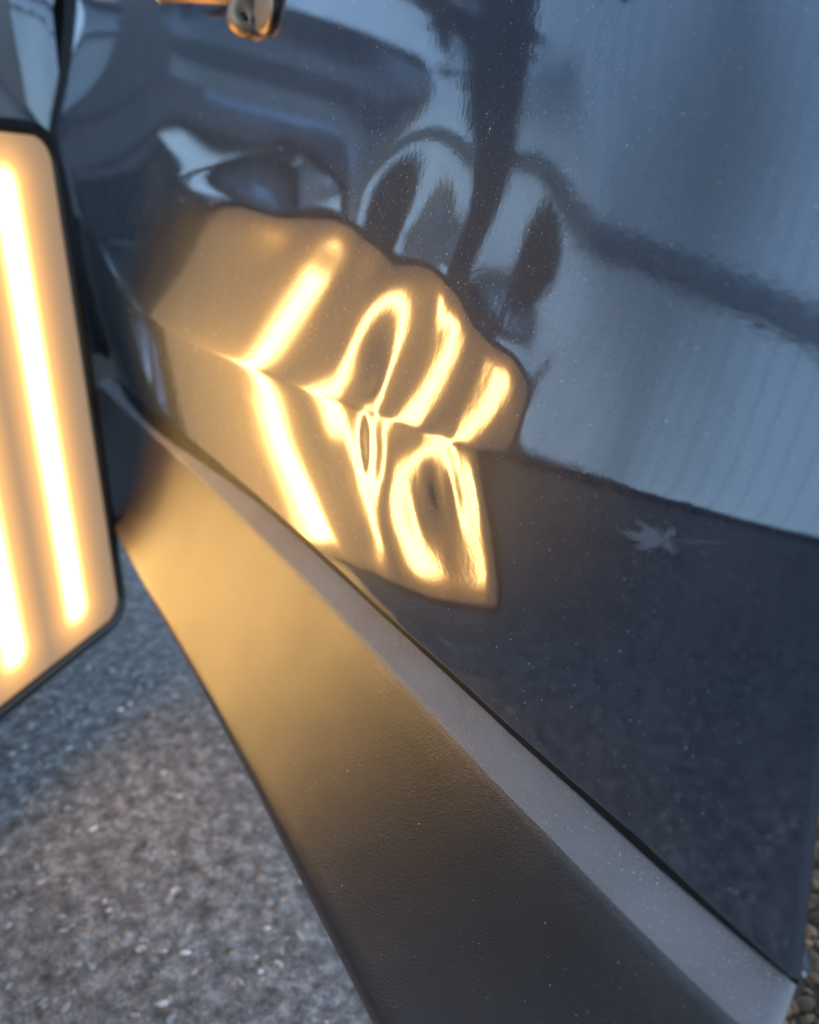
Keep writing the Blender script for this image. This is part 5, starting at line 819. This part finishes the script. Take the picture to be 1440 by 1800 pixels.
# arch trim: swept band round the opening
V, prof = [], [(0.0, 0.0), (0.0, 0.022), (0.02, 0.024), (0.052, 0.018), (0.062, 0.006), (0.06, -0.01)]
angs = np.linspace(math.radians(-12), math.radians(160), 60)
for a in angs:
    for dr, out in prof:
        r = ARC_R - 0.012 + dr
        V.append(wing_pt(ARC_K + r * math.cos(a), ARC_Z + r * math.sin(a), out + 0.002))
mesh_obj('arch_trim', [list(v) for v in V], grid_faces(len(angs), len(prof)), TRIM_GREY, wing)
# lamp and marker at the nose, added plate on the wing tilted to mirror sky
for nm, k0, k1, z0, z1, mt in (('headlamp', 0.955, 1.035, 0.36, 0.64, LENS), ('marker_lamp', 0.905, 0.945, 0.38, 0.62, AMBER), ('sky_mirror', 0.425, 0.500, 0.335, 0.375, CHROME)):
    V = []
    for i in range(10):
        for j in range(8):
            k = k0 + (k1 - k0) * i / 9
            z = z0 + (z1 - z0) * j / 7
            edge = min(i, 9 - i, j, 7 - j)
            V.append(wing_pt(k, z, (0.0 if edge == 0 else 0.007 if edge == 1 else 0.010) - (0.016 * (j / 7) if nm == 'sky_mirror' else 0) + 0.002 + (0.016 if nm == 'sky_mirror' else 0)))
    mesh_obj(nm, [list(v) for v in V], grid_faces(10, 8), mt, wing)
V = []
for i in range(6):
    for j in range(8):
        z = 0.10 + 0.32 * j / 7
        V.append(wing_pt(0.085 + 0.03 * (0.42 - z) / 0.32 * -1 + 0.2 * i / 5, z, 0.006 if 0 < i < 5 and 0 < j < 7 else 0.001))
mesh_obj('wing_trim', [list(v) for v in V], grid_faces(6, 8), TRIM_GREY, wing)
# wheel
wc = wing_pt(ARC_K, ARC_Z, -0.09)
wheel_root = bpy.data.objects.new('wheel', None)
wheel_root.location = wc + ZO - car.location
link(wheel_root, car)


def wheel_ring(profile, seg):
    V = []
    for s in range(seg):
        a = 2 * math.pi * s / seg
        for r, w in profile:
            V.append(wc + fd * (r * math.cos(a)) + Vector((0, 0, r * math.sin(a))) + fn * w)
    V2 = V + V[:len(profile)]
    return [list(v) for v in V2], grid_faces(seg + 1, len(profile))


TP = [(0.245, 0.07), (0.262, 0.095), (0.29, 0.108), (0.34, 0.105), (0.375, 0.085), (0.388, 0.05), (0.39, 0.0), (0.388, -0.08), (0.37, -0.11), (0.25, -0.11)]
v, f = wheel_ring(TP, 72)
mesh_obj('tyre', v, f, TYRE, wheel_root)
v, f = wheel_ring([(0.25, -0.08), (0.235, 0.03), (0.24, 0.065), (0.248, 0.075), (0.25, 0.06)], 60)
rim_v, rim_f = list(v), f.tolist()
for s in range(5):
    a = 2 * math.pi * s / 5 + 0.3
    ra = fd * math.cos(a) + Vector((0, 0, math.sin(a)))
    ta = fd * -math.sin(a) + Vector((0, 0, math.cos(a)))
    bv, bf = bevel_box(wc + ra * 0.135 + fn * 0.045, ra, ta, fn, 0.112, 0.03, 0.012, 0.006)
    o_ = len(rim_v)
    rim_v += [list(p) for p in bv]
    rim_f += [[i + o_ for i in q] for q in bf]
hv, hf = tube([wc + fn * 0.02, wc + fn * 0.06, wc + fn * 0.066], [0.06, 0.06, 0.045], 24)
o_ = len(rim_v)
rim_v += [list(p) for p in hv]
rim_f += [[i + o_ for i in q] for q in hf]
mesh_obj('rim', rim_v, rim_f, ALLOY, wheel_root)
# door-shut pillar behind the hinge gap, and the sill that carries it
pz = np.linspace(-0.15, 0.42, 24)
yd = D - bulge(np.full(24, X_HINGE), pz)
v, f = tube([Vector((X_HINGE - 0.012, y_ + 0.004, z)) for y_, z in zip(yd, pz)], 0.0125, 12)
mesh_obj('hinge_seal', [list(p) for p in v], f, SEAL, car)
pv = []
for z, y_ in zip(pz, yd):
    pv += [[X_HINGE + 0.012, y_ + 0.03, z], [X_HINGE - 0.014, y_ + 0.03, z], list(wing_pt(0.03, z, -0.02))]
mesh_obj('hinge_pillar', pv, grid_faces(len(pz), 3), SEAL, car)

# ------------------------------------------------------------------ inspection lamp with three glowing strips
SC = 0.85 / 0.7
P0 = Vector([-0.91128, 0.09385, -0.11804])
hp = Vector([-0.74718, 0.6629, 0.04779]).normalized()
wv = Vector([0.03516, -0.03119, 0.99889]).normalized()
pn = hp.cross(wv).normalized()
if pn.y < 0:
    pn = -pn
PA0, PA1 = -0.292 * SC, 0.0
PB0, PB1 = -0.2362 * SC, 0.191 * SC
lamp = empty('inspection_lamp', P0 + hp * ((PA0 + PA1) / 2) + wv * PB0 + ZO, 'lit dent inspection lamp panel with warm white stripes and black rounded frame', 'lamp')


def lp(a, b, d=0.0):
    return P0 + hp * a + wv * b + pn * d


def rrect(a0, a1, b0, b1, r, n=10):
    out = []
    for cx_, cy_, s in ((a1 - r, b1 - r, 0), (a0 + r, b1 - r, 1), (a0 + r, b0 + r, 2), (a1 - r, b0 + r, 3)):
        for i in range(n + 1):
            t = math.pi / 2 * (s + i / n)
            out.append((cx_ + r * math.cos(t), cy_ + r * math.sin(t)))
    return out


RC = 0.036
loops = []
for inset, dep in ((0.0135, -0.003), (0.013, 0.002), (0.011, 0.0045), (0.003, 0.0045), (0.0, 0.0015), (0.0, -0.026), (0.004, -0.032)):
    loops.append([lp(a, b, dep) for a, b in rrect(PA0 + inset, PA1 - inset, PB0 + inset, PB1 - inset, RC - inset)])
nv = len(loops[0])
V = [list(p) for lo in loops for p in lo]
F = grid_faces(len(loops), nv, True).tolist()
F.append([(len(loops) - 1) * nv + i for i in range(nv)])
mesh_obj('frame', V, F, BLACK, lamp)


def lamp_mat():
    m, n, l, b = new_mat('glowing_diffuser')
    n.remove(b)
    em = n.new('ShaderNodeEmission')
    l.new(em.outputs[0], n['Material Output'].inputs['Surface'])
    tc = n.new('ShaderNodeUVMap')
    tc.uv_map = 'panel'
    sx_ = n.new('ShaderNodeSeparateXYZ')
    l.new(tc.outputs[0], sx_.inputs[0])

    def mth(op, a, b=None, c=None):
        q = n.new('ShaderNodeMath')
        q.operation = op
        for i, v_ in enumerate((a, b, c)):
            if v_ is None:
                continue
            if isinstance(v_, (int, float)):
                q.inputs[i].default_value = v_
            else:
                l.new(v_, q.inputs[i])
        return q.outputs[0]
    u, v_ = sx_.outputs[0], sx_.outputs[1]            # u in strip spacings, v in strip spacings
    du = mth('ABSOLUTE', mth('SUBTRACT', u, mth('MINIMUM', mth('MAXIMUM', mth('ROUND', u), 0.0), 2.0)))
    du = mth('MAXIMUM', mth('SUBTRACT', du, STRIP_HW), 0.0)
    dv = mth('MAXIMUM', mth('SUBTRACT', mth('ABSOLUTE', mth('SUBTRACT', v_, V_MID)), V_HALF), 0.0)
    dd = mth('SQRT', mth('ADD', mth('MULTIPLY', du, du), mth('MULTIPLY', dv, dv)))
    core = mth('POWER', 2.718, mth('MULTIPLY', mth('MULTIPLY', dd, dd), -1 / (CORE_S ** 2)))
    halo = mth('POWER', 2.718, mth('MULTIPLY', dd, -1 / HALO_S))

    def colmul(c, f):
        q = n.new('ShaderNodeVectorMath')
        q.operation = 'SCALE'
        q.inputs[0].default_value = c
        l.new(f, q.inputs['Scale'])
        return q.outputs[0]
    a1 = n.new('ShaderNodeVectorMath')
    a1.operation = 'ADD'
    l.new(colmul(CORE_C, core), a1.inputs[0])
    l.new(colmul(HALO_C, halo), a1.inputs[1])
    a2 = n.new('ShaderNodeVectorMath')
    a2.operation = 'ADD'
    l.new(a1.outputs[0], a2.inputs[0])
    a2.inputs[1].default_value = BASE_C
    l.new(a2.outputs[0], em.inputs['Color'])
    em.inputs['Strength'].default_value = LAMP_STRENGTH
    return m


STRIP_HW, CORE_S, HALO_S = 0.02, 0.096, 0.17
CORE_C, HALO_C, BASE_C = (25.0, 15.8, 5.4), (6.5, 2.8, 0.42), (0.56, 0.41, 0.29)
LAMP_STRENGTH = 0.145
SPC = 0.078 * SC
V_MID, V_HALF = (0.15 - 0.197) / 2 / 0.078, (0.15 + 0.197) / 2 / 0.078 - 0.05
DIFF = lamp_mat()
pts = rrect(PA0 + 0.013, PA1 - 0.013, PB0 + 0.013, PB1 - 0.013, RC - 0.013)
cen_ab = ((PA0 + PA1) / 2, (PB0 + PB1) / 2)
V = [list(lp(*cen_ab, 0.0005))] + [list(lp(a, b, 0.0)) for a, b in pts]
F = [(0, 1 + i, 1 + (i + 1) % len(pts)) for i in range(len(pts))]
diff = mesh_obj('diffuser', V, F, DIFF, lamp, smooth=False)
uvl = diff.data.uv_layers.new(name='panel')
ab = [cen_ab] + pts
for lo in diff.data.loops:
    a, b = ab[lo.vertex_index]
    uvl.data[lo.index].uv = ((-a - 0.068 * SC) / SPC, b / SPC)
# bracket and hinge knob on the back
v, f = bevel_box(lp(cen_ab[0], cen_ab[1], -0.042), hp, wv, pn, 0.05, 0.035, 0.011, 0.004)
mesh_obj('back_bracket', [list(p) for p in v], f, BLACK, lamp)

# ------------------------------------------------------------------ swivel clamp hanging into the top of the picture
def px(x, y, t):
    dx, dy = (x - 720) / 1442, -(y - 900) / 1442
    return (fw + rt * dx + up * dy) * t


CT = 0.572
cl_root = px(440, 30, CT)
clamp = empty('swivel_clamp', cl_root + ZO, 'brown metal swivel clamp on a thin rod, lit gold from below', 'clamp')
rd_a, rd_b = px(282, -6, CT + 0.10), px(412, -4, CT + 0.003)
v, f = tube([rd_a, rd_a.lerp(rd_b, 0.02), rd_b], [0.0036, 0.0042, 0.0042], 20)
mesh_obj('rod', [list(p) for p in v], f, BRONZE, clamp)
v, f = tube([rd_a - (rd_b - rd_a).normalized() * 0.004, rd_a + (rd_b - rd_a).normalized() * 0.003], [0.003, 0.0046], 20)
mesh_obj('rod_tip', [list(p) for p in v], f, CHROME, clamp)
# ear: flattened eye with a through bolt
ear_c = px(425, 36, CT)
ax_in = (fw * 0.75 - rt * 0.6 - up * 0.1).normalized()
e1 = (up - ax_in * up.dot(ax_in)).normalized()
e2 = ax_in.cross(e1)
V, nA, prof = [], 40, [(0.0028, 0.0035), (0.0036, 0.0052), (0.0085, 0.0052), (0.0100, 0.0035), (0.0105, 0.0), (0.0100, -0.0035), (0.0085, -0.0052), (0.0036, -0.0052), (0.0028, -0.0035)]
for s in range(nA):
    a = 2 * math.pi * s / nA
    for r, w in prof:
        st = 1.0 + 1.5 * max(0, math.sin(a)) ** 2
        V.append(list(ear_c + e1 * (r * math.sin(a) * (st if r > 0.005 else 1)) + e2 * (r * math.cos(a)) + ax_in * w))
V += V[:len(prof)]
mesh_obj('ear', V, grid_faces(nA + 1, len(prof)), BRONZE, clamp)
v, f = tube([ear_c - ax_in * 0.0045, ear_c + ax_in * 0.0045], 0.0030, 20)
mesh_obj('bolt', [list(p) for p in v], f, BLACK, clamp)
# round plate and clamp disc beside the ear
pc = px(464, 14, CT - 0.036)
pa = (rt * 0.86 + fw * 0.5 + up * 0.12).normalized()
for nm, o0, rads, mt in (('clamp_disc', 0.0, [0.011, 0.0150, 0.0155, 0.0150, 0.012], BRONZE), ('rubber_gasket', 0.0042, [0.012, 0.0138, 0.0138, 0.012], BLACK), ('clamp_plate', 0.0066, [0.0120, 0.0150, 0.0152, 0.0146, 0.010], BRONZE)):
    n_ = len(rads)
    v, f = tube([pc + pa * (o0 + 0.0011 * i - 0.002) for i in range(n_)], rads, 36)
    mesh_obj(nm, [list(p) for p in v], f, mt, clamp)
v, f = tube([pc + pa * 0.008, pc + pa * 0.008 + up * 0.03, pc + pa * 0.006 + up * 0.14], [0.006, 0.0065, 0.0065], 18)
mesh_obj('stem', [list(p) for p in v], f, BRONZE, clamp)

# ------------------------------------------------------------------ ground
def sheet(name, x0, x1, y0, y1, z, mat, kind='structure', n=2):
    xs, ys = np.linspace(x0, x1, n), np.linspace(y0, y1, n)
    GX_, GY_ = np.meshgrid(xs, ys)
    o = mesh_obj(name, np.stack([GX_, GY_, np.full_like(GX_, z)], -1).reshape(-1, 3), grid_faces(n, n), mat, smooth=False)
    o['kind'] = kind
    return o


GZ = -CAM_H
sheet('concrete_ground', -40, 40, -40, 40, GZ, CONC)
sheet('soil_ground', -0.55, 1.5, 0.36, 2.2, GZ + 0.004, SOIL)


def scatter_lumps(name, n, area, rmin, rmax, mat, flat=0.55, z0=0.0, pw=2.2):
    ico = bmesh.new()
    bmesh.ops.create_icosphere(ico, subdivisions=1, radius=1.0)
    bv = np.array([v_.co[:] for v_ in ico.verts])
    bf = np.array([[q.index for q in fc.verts] for fc in ico.faces])
    ico.free()
    x = rng.uniform(area[0], area[1], n)
    y = rng.uniform(area[2], area[3], n)
    r = rmin + (rmax - rmin) * rng.random(n) ** pw
    jit = rng.uniform(0.65, 1.2, (n, len(bv), 1))
    th = rng.uniform(0, 6.28, n)
    ar = rng.uniform(0.6, 1.4, n)
    vv = bv[None] * jit * r[:, None, None]
    vx = vv[..., 0] * ar[:, None]
    vy = vv[..., 1] / ar[:, None]
    X_ = vx * np.cos(th)[:, None] - vy * np.sin(th)[:, None] + x[:, None]
    Y_ = vx * np.sin(th)[:, None] + vy * np.cos(th)[:, None] + y[:, None]
    Z_ = vv[..., 2] * flat + GZ + z0
    V_ = np.stack([X_, Y_, Z_], -1).reshape(-1, 3)
    F_ = (bf[None] + (np.arange(n) * len(bv))[:, None, None]).reshape(-1, 3)
    o = mesh_obj(name, V_, F_, mat, smooth=True)
    o['kind'] = 'stuff'
    return o


pb = scatter_lumps('concrete_aggregate', 9000, (-1.7, -0.2, -0.3, 0.34), 0.0010, 0.0056, PEBBLE, 0.5, -0.0006, 3.2)
pb['label'] = 'small pale stones bedded in the worn concrete'
pb['category'] = 'stones'
bc = scatter_lumps('bark_chips', 5200, (-0.45, 0.1, 0.37, 0.8), 0.0022, 0.0085, CHIP, 0.6, 0.005, 1.5)
bc['label'] = 'brown bark chips on the ground behind the door edge'
bc['category'] = 'bark chips'

# a pale dry leaf on the concrete, seen mirrored in the door
lc = Vector((-0.79, -0.64, GZ + 0.006))
V, F = [list(lc)], []
lobes = [(0.0, 0.055), (0.75, 0.048), (-0.8, 0.045), (1.7, 0.033), (-1.75, 0.036), (3.1, 0.05)]
k = 1
for an, ln in lobes:
    ln *= 2.3
    an += 2.5
    d_ = Vector((math.cos(an), math.sin(an), 0))
    s_ = Vector((-d_.y, d_.x, 0))
    ww = ln * (0.05 if ln == 0.05 * 2.3 else 0.17)
    V += [list(lc + d_ * ln * 0.45 + s_ * ww + Vector((0, 0, 0.004))), list(lc + d_ * ln + Vector((0, 0, 0.008))), list(lc + d_ * ln * 0.45 - s_ * ww + Vector((0, 0, 0.002)))]
    F += [(0, k + 2, k + 1, k)]
    k += 3
lf = mesh_obj('dry_leaf', V, F, DRYLEAF, smooth=False)
sm = lf.modifiers.new('thickness', 'SOLIDIFY')
sm.thickness = 0.001
lf['label'] = 'pale dry leaf on the concrete, mirrored in the lower door'
lf['category'] = 'leaf'

# ------------------------------------------------------------------ what the paint mirrors: house wall, added leaf row and stand-in tree
WA, WB = Vector((-9.0, -0.34, GZ)), Vector((1.0, -3.98, GZ))
wd = (WB - WA).normalized()
wnn = Vector((-wd.y, wd.x, 0))
if wnn.dot(Vector((1, 1, 0))) < 0:
    wnn = -wnn
WL, WH = (WB - WA).length, 3.7
house = empty('house', WA + ZO, 'pale house wall with vertical board siding', 'house')
v, f = box_pts((WA + WB) / 2 + Vector((0, 0, WH / 2)) - wnn * 0.08, wd, wnn, Vector((0, 0, 1)), WL / 2, 0.06, WH / 2)
mesh_obj('wall', [list(p) for p in v], f, SIDING, house, smooth=False)
BW = 0.15
nb = int(WL / BW)
bv, bf = bevel_box(Vector((0, 0, 0)), wd, wnn, Vector((0, 0, 1)), BW / 2 - 0.003, 0.008, (WH - 0.1) / 2, 0.004)
bme = bpy.data.meshes.new('board')
bme.from_pydata([list(p) for p in bv], [], [list(q) for q in bf])
bme.materials.append(SIDING)
for i in range(nb):
    o = bpy.data.objects.new('board', bme)
    o.location = wd * (BW * (i + 0.5)) + wnn * (-0.012 + 0.002 * random.random()) + Vector((0, 0, WH / 2))
    link(o, house)
v, f = bevel_box((WA + WB) / 2 + Vector((0, 0, 1.80)) + wnn * 0.012, wd, wnn, Vector((0, 0, 1)), WL / 2, 0.02, 0.045, 0.005)
mesh_obj('band_board', [list(p) for p in v], f, TRIM, house, smooth=False)
v, f = bevel_box((WA + WB) / 2 + Vector((0, 0, WH + 0.05)) + wnn * 0.1, wd, wnn, Vector((0, 0, 1)), WL / 2 + 0.3, 0.22, 0.06, 0.01)
mesh_obj('roof', [list(p) for p in v], f, ROOF, house, smooth=False)

NH = 26000  # leaf row added out of view so the cladding mirrors dark, not wall
hs = rng.random(NH) * (WL - 3.2) + 2.9
hz_ = rng.random(NH) ** 0.7 * (0.95 + 0.03 * np.sin(hs * 3.1) + 0.02 * np.sin(hs * 9.7))
ho = rng.normal(0, 0.12, NH) + 0.45
hpos = np.array(WA)[None] + np.array(wd)[None] * hs[:, None] + np.array(wnn)[None] * ho[:, None] + np.array([0, 0, 1.0])[None] * hz_[:, None]
hd1 = rng.normal(size=(NH, 3))
hd1 /= np.linalg.norm(hd1, axis=1, keepdims=True)
hd2 = np.cross(hd1, rng.normal(size=(NH, 3)))
hd2 /= np.linalg.norm(hd2, axis=1, keepdims=True)
hsz = rng.uniform(0.03, 0.06, (NH, 1))
hedge_blocker = empty('hedge_blocker', WA + wd * (WL / 2) + wnn * 0.45 + ZO, 'low dark evergreen hedge, added out of view to darken what the cladding mirrors', 'hedge_blocker')
mesh_obj('foliage', np.stack([hpos - hd1 * hsz, hpos + hd2 * hsz * 0.5, hpos + hd1 * hsz, hpos - hd2 * hsz * 0.5], 1).reshape(-1, 3), np.arange(NH * 4).reshape(-1, 4), LEAF, hedge_blocker, smooth=False)
for i in range(9):
    s0 = WA + wd * (3.0 + i * (WL - 3.6) / 8) + wnn * 0.45
    v, f = tube([s0, s0 + Vector((0.02, 0.01, 0.4)), s0 + Vector((0.05, -0.03, 0.85))], [0.03, 0.022, 0.01], 8)
    mesh_obj('stem', [list(p) for p in v], f, BARK, hedge_blocker)

tree = empty('stand_in_tree', Vector((-3.15, -1.12, 0.0)), 'dark stand-in tree for the dark shape mirrored in the door', 'tree')  # put in as a stand-in for the dark shape the paint mirrors
tp = [Vector((-3.15, -1.12, GZ)), Vector((-3.14, -1.10, 0.2)), Vector((-3.12, -1.14, 0.8)), Vector((-3.16, -1.08, 1.5)), Vector((-3.13, -1.1, 2.4)), Vector((-3.1, -1.05, 3.2))]
v, f = tube(tp, [0.19, 0.15, 0.135, 0.12, 0.08, 0.03], 18)
v = [p + (Vector((random.uniform(-1, 1), random.uniform(-1, 1), 0)) * 0.012) for p in v]
trunk = mesh_obj('trunk', [list(p) for p in v], f, BARK, tree)
for (z_, an, ln) in ((1.25, 2.6, 1.2), (1.5, 0.4, 0.9), (1.8, 3.6, 1.2), (2.1, 5.2, 1.0)):
    b0 = Vector((-3.15, -1.1, z_))
    dr = Vector((math.cos(an), math.sin(an), 0.25))
    v, f = tube([b0, b0 + dr * ln * 0.5 + Vector((0, 0, 0.05)), b0 + dr * ln], [0.05, 0.03, 0.01], 10)
    mesh_obj('limb', [list(p) for p in v], f, BARK, trunk)
NL = 9000
cc = np.array([-3.2, -1.0, 2.25])
u_ = rng.normal(size=(NL, 3))
u_ /= np.linalg.norm(u_, axis=1, keepdims=True)
clump = rng.normal(size=(60, 3)) * np.array([0.62, 0.62, 0.5])
ci = rng.integers(0, 60, NL)
pos_ = cc + clump[ci] + u_ * (rng.random((NL, 1)) ** 0.5) * 0.26
pos_ = pos_[pos_[:, 2] > 1.25 + 0.15 * np.sin(pos_[:, 0] * 9)]
pos_ = pos_[np.arctan2(-pos_[:, 1], -pos_[:, 0]) < 0.47]
NL = len(pos_)
d1 = rng.normal(size=(NL, 3))
d1 /= np.linalg.norm(d1, axis=1, keepdims=True)
d2 = np.cross(d1, rng.normal(size=(NL, 3)))
d2 /= np.linalg.norm(d2, axis=1, keepdims=True)
sz = rng.uniform(0.03, 0.07, (NL, 1))
V_ = np.stack([pos_ - d1 * sz, pos_ + d2 * sz * 0.4, pos_ + d1 * sz, pos_ - d2 * sz * 0.4], 1).reshape(-1, 3)
crown = mesh_obj('crown', V_, np.arange(NL * 4).reshape(-1, 4), LEAF, tree, smooth=False)
